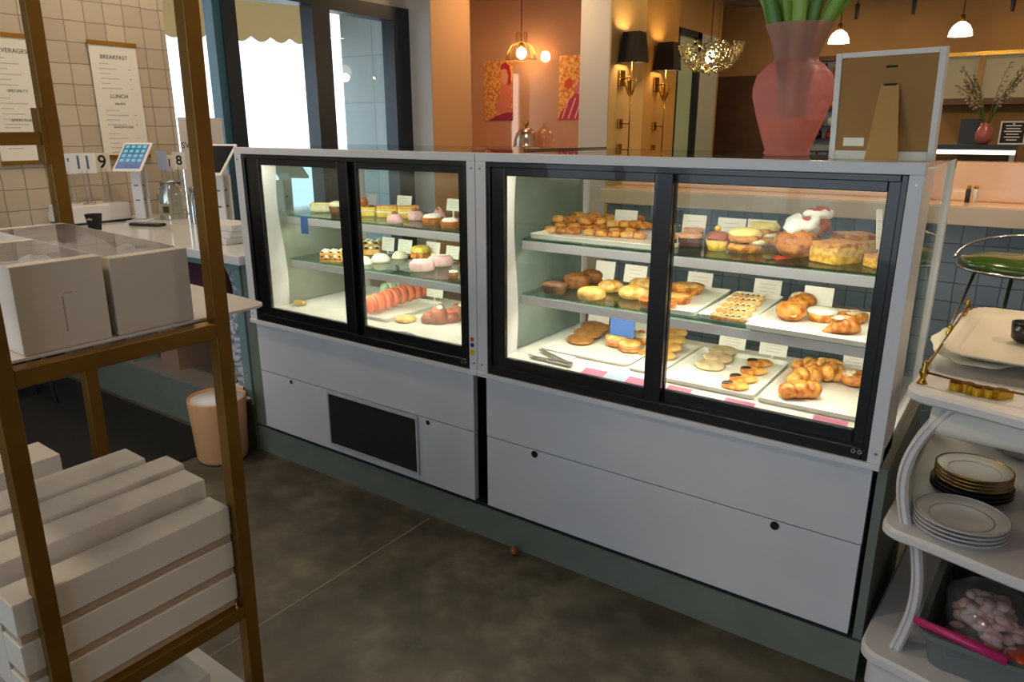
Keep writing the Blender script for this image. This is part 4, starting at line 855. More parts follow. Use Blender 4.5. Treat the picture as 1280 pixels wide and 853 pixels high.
st = MB(); rn = random.Random(4)
def leafst(tx, ty, tz, w, bx=0, by=0):
    rows = []
    for i in range(13):
        f = i/12; zz = .02+f*(tz-.02); g_ = min(1, zz/.31); h_ = max(0, (zz-.31)/(tz-.31)); rx_ = max(-.056, min(.056, tx*.42)); ry_ = max(-.05, min(.05, ty*.5)); bx *= (.6 if i == 0 else 1); by *= (.6 if i == 0 else 1); cx = bx+(rx_-bx)*g_**3+(tx-rx_)*h_**1.15; cy = by+(ry_-by)*g_**3+(ty-ry_)*h_; k = w*(.8+.5*min(1, f*1.6))*(1 if f < .6 else 1-.45*(f-.6)); rows.append([(cx+k*math.cos(a), cy+k*.45*math.sin(a), zz) for a in [2*PI*j/10 for j in range(10)]])
    MB().grid(rows).build('leaf_stem', GR[rn.randrange(3)], vz, True)
GR = [mat('leaf_green', '6f9a2c', .4), mat('leaf_green_dark', '4f7a22', .4), mat('leaf_green_pale', '86ad48', .4)]
for a in ((-.175, .03, .52, .015, -.03), (-.13, -.03, .54, .017, -.025, .01), (-.075, .0, .56, .013, -.01), (.005, -.04, .56, .014, 0, -.02), (.03, .05, .55, .015, .01, .02), (.075, -.02, .56, .012, .015, -.02), (.14, .03, .55, .015, .02, .01), (.19, -.01, .53, .015, .03), (.235, .02, .52, .013, .03, .02), (-.03, .06, .55, .016, -.02, .03)): leafst(*a)
pf = thing('picture_frame', 'white-edged picture frame seen from its tan back, standing on the right case', 'picture frame', (1.073, .148, 1.3005), -.16)
TP = Rx(.10)
fm = MB(); fm.frame(-.115, .115, 0, .236, .014, .014, .020, .011, -.008, .010); bmesh.ops.transform(fm.bm, matrix=TP, verts=fm.bm.verts[:]); fm.build('frame', 'white_paint', pf, bevel=.0015)
MB().box(-.102, .102, -.004, .002, .019, .226, T=TP).build('back_board', mat('tan_hardboard', '9a7038', .7), pf)
MB().box(-.004, .020, -.0055, -.004, .200, .2045, T=TP).build('hanger_slot', 'dark', pf); MB().box(-.084, -.037, -.0048, -.004, .030, .049, T=TP).build('paper_label', 'paper', pf)
MB().cyl((0, 0, 0), .0035, .002, 12, T=TP@Tr(-.017, -.004, .056)@Rx(PI/2)).build('turn_button', 'dark', pf)
s = MB(); s.grid([[(-.010, -.022, .162), (.028, -.022, .162), (.028, -.025, .162), (-.010, -.025, .162)], [(-.014, -.055, 0.0005), (.056, -.055, 0.0005), (.056, -.058, 0.0005), (-.014, -.058, 0.0005)]]); s.build('easel_leg', mat('tan_easel', 'b58a4a', .7), pf)
MB().box(-.004, .022, -.026, -.019, .1605, .165).build('hinge', 'dark', pf)
# ------------------------------------------------------------------ pastries: one mesh set per kind, then individual objects
KIND = {}
def kind(name, *parts, w=1.0, d=1.0): KIND[name] = ([(pn, mb.mesh(pn, m, sm)) for pn, mb, m, sm in parts], w, d)
def puck(r, h, top=.3, bulge=1.05, seg=26, sx=1, sy=1, flute=0, nfl=0):
    return MB().lathe([(r*.9, 0), (r*bulge, h*.3), (r*1.02, h*.7), (r*.86, h*.94), (r*.5, h*(1+top*.25)), (0, h*(1+top*.32))], seg, sx, sy, flute=flute, nfl=nfl)
kind('tea_cake', ('cake', puck(.022, .02).noise(.0016, 120, 1), 'golden', True), w=.045, d=.045)
kind('tea_cake_pale', ('cake', puck(.022, .019).noise(.0016, 120, 5), 'tan', True), w=.045, d=.045)
kind('loaf', ('crumb', MB().lathe([(.030, 0), (.034, .004), (.042, .026), (.040, .034), (.025, .042), (0, .044)], 28, 1, .72).noise(.002, 90, 2), 'browncake', True), w=.084, d=.06)
kind('darkloaf', ('crumb', MB().lathe([(.029, 0), (.033, .004), (.042, .026), (.040, .032), (.025, .037), (0, .038)], 28, 1, .72).noise(.002, 90, 4), 'darkcake', True), w=.084, d=.06)
kind('bun_flat', ('cake', puck(.042, .030, .5, sy=.85).noise(.003, 60, 3), 'tan', True), w=.088, d=.072)
kind('bun_sugar', ('cake', puck(.042, .030, .5, sy=.9).noise(.0035, 60, 7), 'goldpale', True), w=.088, d=.075)
def tartm(s): return (MB().lathe([(.038, 0), (.040, .002), (.049, .024), (.047, .027), (.043, .021), (.03, .019), (0, .019)], 64, flute=.025, nfl=22), MB().lathe([(.044, .017), (.042, .023), (.030, .029), (0, .031)], 28).noise(.003, 70, s, False))
a, b = tartm(2); kind('tart', ('crust', a, 'crust', True), ('filling', b, 'goldpale', True), w=.098, d=.098)
a, b = tartm(6); kind('tart_dark', ('crust', a, 'crust', True), ('filling', b, 'flake', True), w=.098, d=.098)
kind('darkpie', ('cake', MB().lathe([(.036, 0), (.046, .03), (.044, .034), (.02, .036), (0, .036)], 28).noise(.002, 80, 3), 'caramel', True), w=.092, d=.09)
kind('brownie', ('cake', MB().sbox((0, 0, .018), (.04, .035, .018), .2).noise(.0012, 90, 2), 'brownie', True), ('frosting', MB().sbox((0, 0, .039), (.0412, .0362, .008), .35).noise(.003, 60, 3, False), 'frost_tan', True), w=.082, d=.07)
kind('cupcake', ('paper_liner', MB().lathe([(.026, 0), (.036, .034), (.034, .035), (0, .033)], 72, flute=.03, nfl=24), 'yellow', True), ('chocolate_top', MB().lathe([(.036, .033), (.038, .041), (.030, .053), (.012, .057), (0, .057)], 28).noise(.002, 60, 3, False), 'redbrown', True),
     ('icing_drizzle', MB().tube([(-.032+.0064*i, .022*(1 if i % 2 else -1), .053-.012*abs(i-5)/5) for i in range(11)], .0022, 6), 'icing', True), ('fruit', MB().ell((.004, .02, .064), (.010, .010, .010), 12, 8), 'yellow', True), w=.076, d=.076)
dn = MB(); [dn.lathe([(.02, z), (.040, z+.002), (.047, z+.013), (.042, z+.024), (.02, z+.026)], 30) for z in (0, .027)]; dn.noise(.0022, 60, 5)
kind('filled_doughnut', ('dough', dn, 'golden', True), ('custard', MB().ell((.022, -.03, .030), (.022, .017, .008), 14, 8).noise(.002, 80, 2, False), 'creamy', True), ('icing', MB().lathe([(.043, .046), (.045, .052), (.036, .062), (.015, .066), (0, .066)], 30).noise(.004, 50, 9, False), 'yellow_ic', True), w=.094, d=.094)
cpb = MB(); cpb.ell((0, 0, .030), (.050, .046, .034), 24, 12); cpb.ell((.028, .016, .024), (.04, .04, .026), 18, 10)
kind('cream_puff', ('choux_base', cpb.noise(.006, 40, 3), 'crust', True), ('whipped_cream', MB().ell((.016, .0, .066), (.042, .036, .022), 22, 12, T=Ry(-.1)).noise(.012, 45, 4, False), 'whip', True),
     ('choux_lid', MB().ell((.052, .012, .068), (.030, .034, .028), 18, 10).noise(.005, 45, 2, False), 'crust', True), ('cream_crest', MB().ell((.045, -.002, .094), (.034, .022, .013), 18, 8, T=None).noise(.008, 60, 5, False), 'whip', True),
     ('berry_sauce', MB().ell((.044, -.004, .103), (.026, .014, .007), 16, 8).ell((.008, -.012, .083), (.018, .011, .006), 14, 6).ell((-.05, -.03, .002), (.022, .016, .003), 14, 6).noise(.004, 70, 2, False), 'berry', True), w=.128, d=.092)
kind('bread_square', ('sponge', MB().sbox((0, 0, .022), (.045, .04, .022), .16).noise(.0014, 70, 2), 'sponge', True), ('browned_crust', MB().sbox((0, 0, .041), (.0455, .0405, .008), .22).noise(.0022, 55, 5, False), 'crumbtop', True), w=.092, d=.08)
kind('bread_square_brown', ('sponge', MB().sbox((0, 0, .022), (.045, .04, .022), .16).noise(.0014, 70, 4), 'flake', True), ('browned_crust', MB().sbox((0, 0, .041), (.0455, .0405, .008), .22).noise(.0022, 55, 8, False), 'crust', True), w=.092, d=.08)
sl = MB()
for k in range(6): sl.box(-.055+.018*k, -.047+.018*k, -.018, .018, .017, .0195, T=Rz(.5 if k % 2 else .2)@Tr(0, 0, 0))
kind('strudel_slice', ('pastry', MB().sbox((0, 0, .009), (.058, .016, .009), .4).noise(.003, 70, 3), 'flake', True), ('fruit_filling', MB().sbox((.005, 0, .016), (.036, .010, .004), .6, 24, 8).noise(.004, 60, 6, False), 'choc', True), ('icing_drizzle', MB().tube([(-.055+.01*i, .013*(1 if i % 2 else -1), .0195+.001*math.sin(i)) for i in range(12)], .0028, 6), 'creamy', True), w=.12, d=.034)
kind('round_bun', ('bun', MB().ell((0, 0, .030), (.05, .048, .032), 26, 14).noise(.004, 35, 4), 'crust', True), ('sugar_dust', MB().ell((.0, .01, .043), (.036, .034, .020), 20, 10).noise(.004, 90, 4, False), 'sugar', True), w=.102, d=.096)
kind('cream_bun', ('bun', MB().ell((0, 0, .030), (.05, .048, .032), 26, 14).noise(.004, 35, 8), 'crust', True), ('cream_patch', MB().ell((-.006, -.036, .026), (.016, .010, .010), 12, 8).noise(.003, 90, 3, False), 'yellow_ic', True), w=.102, d=.096)
kind('iced_cake', ('cake', MB().lathe([(.036, 0), (.040, .004), (.046, .027), (.044, .030), (0, .030)], 30), 'golden', True), ('icing', MB().lathe([(.046, .027), (.0475, .033), (.043, .038), (.03, .040), (0, .0405)], 30).noise(.0012, 60, 4, False), 'icing', True), w=.095, d=.095)
kind('danish', ('pastry', MB().ell((0, 0, .016), (.055, .042, .018), 24, 12, e=.8).noise(.008, 45, 5), 'crust', True), ('nut_topping', MB().ell((.002, 0, .030), (.036, .026, .007), 18, 8).noise(.007, 90, 6, False), 'sugar', True), w=.112, d=.085)
def croiss(seed, n=6, bend=.6, L=.062, R=.026):
    rows = []; N = 44
    for i in range(N+1):
        f = i/N*2-1; a = f*bend; x = math.sin(a)/bend*L; y = (1-math.cos(a))/bend*L*1.2; r = R*max(.12, (1-abs(f)**2.2))*(1+.10*abs(math.sin(f*n*PI/2+.3)))
        rows.append([(x, y+r*math.cos(t)*1.05, max(.0, r*.8+r*math.sin(t)*.85)) for t in [2*PI*k/18 for k in range(18)]])
    return MB().grid(rows).noise(.0022, 60, seed)
def lobes(cs, s): 
    m_ = MB()
    for x, y, z, a, b, c, t in cs: m_.ell((0, 0, 0), (a, b, c), 22, 12, T=Tr(x, y, z)@Rz(t))
    return m_.noise(.0035, 48, s)
kind('croissant', ('pastry', lobes(((-.036, -.004, .024, .028, .024, .023, .4), (-.008, .002, .029, .027, .030, .029, .2), (.022, .004, .028, .026, .029, .027, -.1), (.046, -.006, .022, .020, .022, .021, -.5)), 3), 'golden', True), w=.13, d=.062)
kind('croissant_dark', ('pastry', lobes(((-.040, 0, .026, .030, .030, .027, .5), (-.004, .0, .030, .034, .033, .030, .1), (.034, 0, .027, .032, .030, .028, -.3)), 5), 'crust', True), w=.136, d=.066)
kind('nut_croissant', ('pastry', croiss(6, 5, .5, .06, .027), 'crust', True), ('nut_topping', MB().ell((-.018, .0, .044), (.028, .016, .006), 16, 8).noise(.006, 90, 2, False), 'sugar', True), w=.122, d=.066)
kind('puffy_pastry', ('pastry', lobes(((-.03, -.012, .028, .034, .022, .026, .9), (-.012, .012, .034, .036, .024, .030, -.6), (.014, -.010, .036, .036, .024, .030, .9), (.030, .014, .032, .034, .024, .028, -.6), (.042, -.010, .025, .026, .02, .023, .8)), 6), 'golden', True), ('glazed_folds', MB().ell((0, 0, 0), (.034, .010, .008), 18, 8, T=Tr(-.008, -.004, .060)@Rz(.9)).ell((0, 0, 0), (.034, .010, .008), 18, 8, T=Tr(.022, .002, .061)@Rz(-.6)).noise(.004, 60, 4, False), 'flake', True), w=.115, d=.1)
def ovalc(a, b, h, s): return MB().ell((0, 0, h/2), (a, b, h/2), 26, 10, e=.75).noise(.002, 70, s)
kind('oat_cookie', ('cookie', ovalc(.044, .044, .014, 2), 'cookie_dark', True), w=.09, d=.09)
kind('pale_cookie', ('cookie', ovalc(.042, .042, .014, 4), 'cookie_pale', True), w=.086, d=.086)
kind('tan_cookie', ('cookie', ovalc(.042, .042, .013, 6), 'tan', True), w=.086, d=.086)
kind('dipped_cookie', ('cookie', ovalc(.044, .030, .014, 3), 'golden', True), ('chocolate_dip', MB().ell((-.020, .013, .009), (.020, .013, .0082), 18, 8, e=.75).noise(.0015, 80, 2, False), 'choc', True), w=.09, d=.062)
kind('sandwich_cookie', ('lower_biscuit', ovalc(.034, .034, .014, 2), 'golden', True), ('pink_cream', MB().cyl((0, 0, .011), .031, .009, 24).noise(.001, 90, 1, False), 'pinkcrumb', True), ('upper_biscuit', MB().ell((0, 0, .024), (.034, .034, .009), 24, 10, e=.8).noise(.002, 80, 5, False), 'goldpale', True), w=.07, d=.07)
kind('iced_round', ('cake', puck(.032, .03, .2).noise(.0018, 80, 4), 'golden', True), ('icing', MB().lathe([(.032, .026), (.03, .033), (.015, .036), (0, .036)], 24).noise(.002, 70, 3, False), 'creamy', True), ('berry_topping', MB().ell((0, 0, .038), (.013, .011, .006), 12, 6).noise(.003, 120, 3, False), 'strawb', True), w=.066, d=.066)
kind('eclair', ('shell', MB().ell((0, 0, .020), (.075, .030, .022), 26, 12, e=.65).noise(.003, 45, 3), 'creamy', True), ('cream_ruffle', MB().tube([(-.062+.0103*i, .007*(1 if i % 2 else -1), .042) for i in range(13)], .011, 8).noise(.003, 60, 4, False), 'yellow_ic', True), w=.152, d=.06)
kind('brown_muffin', ('cake', MB().lathe([(.026, 0), (.036, .034), (.040, .042), (.030, .058), (0, .064)], 26, flute=.02, nfl=9).noise(.003, 60, 2), 'browncake', True), w=.08, d=.08)
kind('cream_muffin', ('cake', MB().lathe([(.026, 0), (.038, .036), (.036, .040), (0, .042)], 48, flute=.03, nfl=16), 'browncake', True), ('cream', MB().ell((0, 0, .048), (.036, .034, .020), 20, 10).noise(.006, 60, 3, False), 'creamy', True), w=.078, d=.078)
kind('cake_block', ('sponge', MB().sbox((0, 0, .0205), (.044, .034, .0205), .15).noise(.0010, 60, 2), 'yellow', True), ('glaze', MB().sbox((0, 0, .042), (.0445, .0345, .006), .3).noise(.001, 40, 2, False), 'tan', True), ('cream_layer', MB().box(-.0445, .0445, -.0345, .0345, .020, .026), 'creamy', True), w=.09, d=.07)
kind('ball_cake', ('sponge', MB().sbox((0, 0, .0205), (.044, .034, .0205), .15).noise(.0010, 60, 3), 'yellow', True), ('cream_layer', MB().box(-.0445, .0445, -.0345, .0345, .022, .028), 'creamy', True), ('chocolate_ball', MB().ell((-.008, 0, .062), (.021, .021, .021), 18, 10), 'caramel', True), ('crumbs', MB().ell((.026, -.012, .045), (.014, .012, .006), 12, 6).noise(.004, 120, 2, False), 'browncake', True), w=.09, d=.07)
kind('pink_dome', ('mousse', MB().lathe([(.037, 0), (.039, .004), (.038, .022), (.030, .036), (.014, .043), (0, .044)], 40, flute=.03, nfl=12), 'pinkmousse', True), ('nut_topping', MB().ell((0, 0, .046), (.018, .016, .008), 14, 6).noise(.005, 120, 2, False), 'redbrown', True), w=.08, d=.078)
kind('pink_cone', ('mousse', MB().lathe([(.034, 0), (.036, .006), (.030, .030), (.014, .052), (0, .064)], 26).noise(.002, 50, 2), 'pinkmousse', True), ('berry', MB().ell((-.006, -.016, .050), (.006, .006, .006), 10, 6), 'berry', True), w=.074, d=.072)
a, b = MB().lathe([(.036, 0), (.038, .002), (.045, .026), (.043, .028), (.038, .024), (0, .022)], 60, flute=.02, nfl=20), MB().ell((0, 0, .028), (.036, .036, .012), 20, 8).noise(.008, 55, 5, False)
kind('cream_tart', ('crust', a, 'caramel', True), ('meringue', b, 'whip', True), w=.09, d=.09)
wf = MB()
for i in range(5): wf.box(-.04, .04, -.034+.015*i, -.026+.015*i, .006, .016); wf.box(-.04+.0178*i, -.032+.0178*i, -.034, .034, .006, .016)
wf.box(-.04, .04, -.034, .034, 0, .006)
ck = MB(); [ck.ell((-.032+.016*(i % 5), -.024+.016*(i//5), .018), (.006, .006, .005), 8, 5) for i in range(0, 20, 2)]; cf = MB(); [cf.ell((-.032+.016*(i % 5), -.024+.016*(i//5), .019), (.0075, .0075, .006), 8, 5) for i in range(1, 20, 2)]
kind('waffle', ('waffle_base', wf, 'tan', False), ('chocolate_dots', ck, 'choc', True), ('cream_dots', cf, 'creamy', True), w=.08, d=.068)
kind('white_dome', ('mousse', MB().ell((0, 0, .0), (.042, .036, .036), 26, 14, zmin=-.01).noise(.002, 45, 2), 'whitemousse', True), w=.084, d=.072)
rl = MB(); rl.ell((0, 0, .026), (.058, .03, .027), 26, 12, e=.6); rl.noise(.0015, 60, 2)
kind('pink_roll', ('sponge_roll', rl, 'pinkmousse', True), ('cream_line', MB().tube([(-.04+.01*i, .004*(1 if i % 2 else -1), .052) for i in range(9)], .005, 6), 'creamy', True), w=.118, d=.06)
kind('bundt', ('cake', MB().lathe([(.022, 0), (.036, .0), (.041, .014), (.038, .036), (.026, .046), (.012, .040), (.010, .02)], 60, flute=.05, nfl=10), 'crust', True), ('yellow_icing', MB().lathe([(.040, .032), (.041, .040), (.032, .055), (.018, .058), (.010, .046), (.012, .036)], 40, flute=.05, nfl=9).noise(.003, 60, 3, False), 'yellow', True), w=.085, d=.085)
kind('dark_petit_four', ('cake', puck(.022, .026, .1), 'browncake', True), ('icing', MB().lathe([(.021, .024), (.018, .029), (0, .030)], 18), 'creamy', True), w=.046, d=.046)
def mac(c): return [('lower_shell', MB().ell((0, 0, .0), (.026, .026, .016), 22, 10, T=Tr(-.013, 0, .026)@Ry(PI/2)).noise(.0006, 90, 1, False), c, True), ('filling', MB().cyl((0, 0, -.006), .024, .012, 22, T=Tr(0, 0, .026)@Ry(PI/2)), 'creamy' if c == 'green_mac' else 'strawb', True), ('upper_shell', MB().ell((0, 0, .0), (.026, .026, .016), 22, 10, T=Tr(.013, 0, .026)@Ry(PI/2)).noise(.0006, 90, 2, False), c, True)]
kind('orange_macaron', *mac('orange_mac'), w=.052, d=.052)
kind('green_macaron', *mac('green_mac'), w=.052, d=.052)
kind('berry_cake', ('cake', puck(.040, .040, .4).noise(.003, 50, 3), 'redbrown', True), ('glaze', MB().ell((0, 0, .046), (.030, .028, .012), 18, 8).noise(.003, 60, 4, False), 'strawb', True), w=.086, d=.084)
kind('cone_pastry', ('pastry', MB().lathe([(.036, 0), (.040, .02), (.034, .052), (.022, .072), (0, .078)], 26).noise(.003, 45, 3), 'redbrown', True), ('cream_top', MB().ell((.006, -.02, .07), (.014, .010, .010), 12, 6).noise(.003, 90, 2, False), 'creamy', True), w=.082, d=.082)
kind('yellow_flan', ('custard', puck(.044, .022, .1), 'goldpale', True), w=.092, d=.092)
VDIR = Vector((-math.sin(YAW), math.cos(YAW), 0))
def put(k, name, label, cat, u, vb, z, wpx, rz=0.0, group=None, rx=0, lift=0):
    parts, w, d = KIND[k]; p = hit(u, vb, 'z', z); dist = (p-CAM_P).dot(_f); s = wpx*dist/F_PX/w
    hd = Vector((p.x-CAM_P.x, p.y-CAM_P.y, 0)).normalized(); c = p+hd*(d*s*.46)
    loc = (c.x, c.y, z+.0006+lift)
    if len(parts) == 1:
        o = bpy.data.objects.new(name, parts[0][1]); COL.objects.link(o); o.location = loc; o.rotation_euler = (rx, 0, rz+YAW); o.scale = (s, s, s); return tag(o, label, cat, group)
    t = thing(name, label, cat, loc, rz+YAW, group); t.rotation_euler[0] = rx; t.scale = (s, s, s)
    for pn, me in parts: o = bpy.data.objects.new(pn, me); COL.objects.link(o); o.parent = t
    return t
def tray(x0, x1, y0, y1, z, label, h=.014, lip=.012, rz=0, name='serving_tray', r=.012):
    cx, cy = (x0+x1)/2, (y0+y1)/2; a, b = (x1-x0)/2, (y1-y0)/2; rows = []
    for e, zz in ((-.005, 0), (-.003, .001), (-.0005, h-.001), (0, h), (-.003, h+.001), (-lip*1.2, .0035), (-a*.5, .0035)):
        ea = max(-a+.004, e); eb = max(-b+.004, e); rows.append([(x, y, zz) for x, y in rrect(-a-ea, a+ea, -b-eb, b+eb, r)])
    o = MB().grid(rows).build(name, 'tray_white', None, 'auto', loc=(cx, cy, z+.0005)); o.rotation_euler = (0, 0, rz); return tag(o, label, 'tray')
def pricecard(u0, u1, v0, v1, z, Y, label, m='paper', write=True, lean=.18, rz=None, stand=True):
    """small card facing the customer at depth Y; bottom edge on/over the surface z"""
    a = hit(u0, v1, 'y', Y); b = hit(u1, v1, 'y', Y); c = hit((u0+u1)/2, v0, 'y', Y); w = abs(b.x-a.x); zb = max(z+.001, (a.z+b.z)/2); h = max(.012, c.z-zb)
    t = thing('price_card', label, 'price card', ((a.x+b.x)/2, Y, z+.0006), 0 if rz is None else rz)
    o = zb-z; T = Tr(0, 0, o)@Rx(-lean)
    MB().box(-w/2, w/2, -.0006, .0006, 0, h, T=T).build('card', m, t)
    if write:
        ln = MB(); rn = random.Random(int(u0*7+v0)); n = 3 if h > .03 else 2
        for k in range(n): ww = w*rn.uniform(.2, .36); ln.box(-ww, ww, -.0012, -.0007, h*(.72-.22*k)-.0006, h*(.72-.22*k)+.0006, T=T)
        ln.build('handwriting', 'inkgrey', t)
    if stand:
        fo = MB(); fo.box(-w*.15, w*.15, .001, .022, 0, .0012)
        if o > .004: fo.box(-w*.06, w*.06, .0007, .002, 0, o+.002)
        fo.build('card_foot', 'tray_white', t)
    return t
# ---- right case, top shelf
zt = Z_UP+.004
tray(.055, .535, .205, .50, Z_UP, 'long white tray of piled golden cakes on the right case top shelf')
L0 = [(688, 292, 17), (703, 293, 18), (718, 293.5, 18), (737, 295, 16), (752, 296.5, 17), (768, 297.5, 16), (784, 298.5, 18), (800, 299.5, 18), (700, 287, 18), (717, 288, 18), (735, 289, 18), (752, 290, 18), (770, 291.5, 18), (789, 293, 18)]
L1 = [(696, 286.5, 18), (714, 287.5, 17), (733, 289, 20), (750, 289.5, 17), (766, 292, 17), (780, 292.5, 16), (793, 293.5, 18), (807, 295, 16), (704, 280.5, 19), (722, 282, 18), (741, 283, 18), (760, 285, 17), (778, 286, 18), (796, 287, 18)]
lb = 'small golden round tea cake in the pile on the right case top shelf'; gp = 'golden tea cakes piled on the top tray of the right case'
for i, (u, v, w) in enumerate(L0): put('tea_cake' if i % 3 else 'tea_cake_pale', 'tea_cake', lb, 'cake', u, v, zt, w, i*.7, gp)
for i, (u, v, w) in enumerate(L1): put('tea_cake' if i % 4 else 'tea_cake_pale', 'tea_cake', lb, 'cake', u, v, zt, w, i*1.1, gp, lift=.021)
pricecard(767, 795, 263, 284, Z_UP, .52, 'blank white card behind the piled golden cakes, right case top shelf', write=False)
put('brownie', 'brownie', 'dark brownie with tan icing, half hidden by the right case door bar, top shelf', 'brownie', 832, 310, Z_UP, 26, -.3)
put('brownie', 'brownie', 'dark brownie with tan icing in front of a white card, right case top shelf', 'brownie', 862, 310, Z_UP, 29, -.25)
put('brownie', 'brownie', 'dark brownie peeking out behind the front brownie, right case top shelf', 'brownie', 866, 301, Z_UP, 25, -.25)
pricecard(851, 880, 269, 297, Z_UP, .50, 'white card leaning behind the brownies on the right case top shelf')
pricecard(895, 930, 273, 297, Z_UP, .52, 'written card behind the cupcake on the right case top shelf'); pricecard(932, 968, 275, 297, Z_UP, .53, 'written card behind the iced doughnuts on the right case top shelf')
put('cupcake', 'cupcake', 'cupcake in yellow paper with drizzled brown top, right case top shelf', 'cupcake', 896, 315, Z_UP, 31, 0)
put('filled_doughnut', 'filled_doughnut', 'front custard-filled doughnut with pale yellow icing, right case top shelf', 'doughnut', 929, 318, Z_UP, 43, .1)
put('filled_doughnut', 'filled_doughnut', 'rear custard-filled doughnut with pale yellow icing, next to the cream puff', 'doughnut', 953, 308, Z_UP, 40, -.4)
put('cream_puff', 'cream_puff', 'large cream puff piled with whipped cream and red sauce', 'cream puff', 993, 324, Z_UP, 72, .15)
put('bread_square', 'bread_square', 'golden square of bread with browned top, front right of right case top shelf', 'bread', 1043, 331, Z_UP, 50, .45)
put('bread_square_brown', 'bread_square', 'darker brown bread square behind the golden one, right case top shelf', 'bread', 1064, 318, Z_UP, 46, .1)
put('bread_square', 'bread_square', 'bread square cut off by the black frame at the right end of the top shelf', 'bread', 1098, 336, Z_UP, 30, .1)
o = pricecard(1094, 1104, 262, 312, Z_UP, .30, 'tall narrow white ticket strip at the right end of the top shelf', rz=.9)
# ---- right case, middle shelf
put('darkloaf', 'mini_loaf', 'darkest mini loaf at the far left of the right case middle shelf', 'cake', 693, 370, Z_MID, 34, .1)
put('loaf', 'mini_loaf', 'brown mini loaf second from left on the right case middle shelf', 'cake', 721, 362, Z_MID, 35, .1)
put('loaf', 'mini_loaf', 'brown mini loaf below the left white card, right case middle shelf', 'cake', 740, 356, Z_MID, 32, .1)
put('bun_flat', 'flat_cake', 'flat golden cake at the front left of the right case middle shelf', 'cake', 739, 376, Z_MID, 37, .2)
put('bun_sugar', 'flat_cake', 'golden sugared cake behind the flat front cake, right case middle shelf', 'cake', 763, 366, Z_MID, 32, .5)
put('bun_sugar', 'flat_cake', 'golden sugared cake at the corner of the tart tray, right case middle shelf', 'cake', 792, 375, Z_MID, 38, .1)
put('bun_sugar', 'flat_cake', 'golden sugared cake just below the right white card, right case middle shelf', 'cake', 803, 364, Z_MID, 36, .9)
pricecard(743, 767, 327, 350, Z_MID, .47, 'white card behind the brown mini loaves, right case middle shelf', write=False); pricecard(779, 807, 332, 354, Z_MID, .47, 'white handwritten card behind the sugared cakes, right case middle shelf')
tray(.485, .625, .205, .57, Z_MID, 'narrow white tray of tarts on the right case middle shelf', rz=.05)
zm = Z_MID+.004
put('tart', 'fruit_tart', 'largest golden tart in a fluted crust on the tart tray', 'tart', 859, 371, zm, 41, .1)
put('tart_dark', 'fruit_tart', 'browner tart in the middle of the tart tray', 'tart', 847, 382, zm, 36, .6)
put('darkpie', 'caramel_pie', 'dark caramel pie beside the door bar on the tart tray', 'pie', 833, 389, zm, 26, 0)
put('darkpie', 'caramel_pie', 'dark caramel pie left of the door bar, front of the tart tray', 'pie', 810, 386, zm, 26, 0)
pricecard(858, 889, 341, 362, Z_MID, .56, 'handwritten card behind the tart tray')
tray(.640, .790, .205, .57, Z_MID, 'white tray of iced strudel slices on the right case middle shelf', rz=.02)
for i, (u, v, w) in enumerate(((910, 403, 47), (916.5, 395, 45), (923, 388.5, 44), (930, 381.5, 43), (936, 375.5, 40))):
    put('strudel_slice', 'strudel_slice', ('frontmost', 'second', 'middle', 'fourth', 'rearmost')[i]+' iced strudel slice, counted from the front of its white tray', 'strudel', u, v, zm, w, -.55, 'iced strudel slices on a tray')
pricecard(941, 975, 350, 371, Z_MID, .58, 'handwritten card behind the strudel slices')
tray(.795, 1.135, .160, .50, Z_MID, 'wide white tray of buns at the right of the middle shelf', rz=-.02)
put('cream_bun', 'round_bun', 'front glazed bun showing custard, left of the bun tray', 'bun', 987, 404, zm, 38, 0)
put('round_bun', 'round_bun', 'rear sugar-dusted bun at the left of the bun tray', 'bun', 1001, 391, zm, 36, .4)
put('iced_cake', 'iced_cake', 'round golden cake with flat white icing on the bun tray', 'cake', 1026, 405, zm, 37, 0)
put('danish', 'danish_pastry', 'sugared flat danish at the back right of the bun tray', 'pastry', 1063, 406, zm, 42, .1)
put('nut_croissant', 'nut_croissant', 'dark nutty croissant at the front right of the bun tray', 'croissant', 1056, 420, zm, 54, .1)
pricecard(1003, 1040, 359, 382, Z_MID, .48, 'blank white card behind the glazed buns', write=False)
# ---- right case, deck
zd = Z_DECK
tray(.085, .425, .22, .52, zd, 'white plate of dark oat cookies at the left of the right case floor', h=.010, lip=.02, r=.03, name='serving_plate')
tray(.432, .535, .20, .55, zd, 'white tray of stacked tan cookies behind the door bar', h=.010, lip=.015)
zp = zd+.004
for i, (u, v, w) in enumerate(((725, 433, 38), (735, 427.5, 40), (744, 422, 42), (752, 415.5, 40))):
    put('oat_cookie', 'oat_cookie', ('frontmost', 'second', 'third', 'rearmost')[i]+' dark oat cookie in the overlapping row on the left plate', 'cookie', u, v, zp, w*.94, 0, 'dark oat cookies', rx=.10, lift=.004+.007*i)
put('sandwich_cookie', 'sandwich_cookie', 'pink-filled sandwich cookie at the front of the left plate', 'cookie', 786.5, 443, zp, 29, 0); put('sandwich_cookie', 'sandwich_cookie', 'pink-filled sandwich cookie touching the oat cookies', 'cookie', 771, 436, zp, 31, .5)
put('sandwich_cookie', 'sandwich_cookie', 'pink-filled sandwich cookie behind, below the blue card', 'cookie', 786, 430, zp, 28, .9)
put('iced_round', 'iced_cake', 'small round cake with cream icing and red topping right of the blue card', 'cake', 801, 432, zp, 24, 0)
put('tan_cookie', 'tan_cookie', 'tan cookie edge showing left of the door bar on the right case floor', 'cookie', 808, 446, zp, 22, 0)
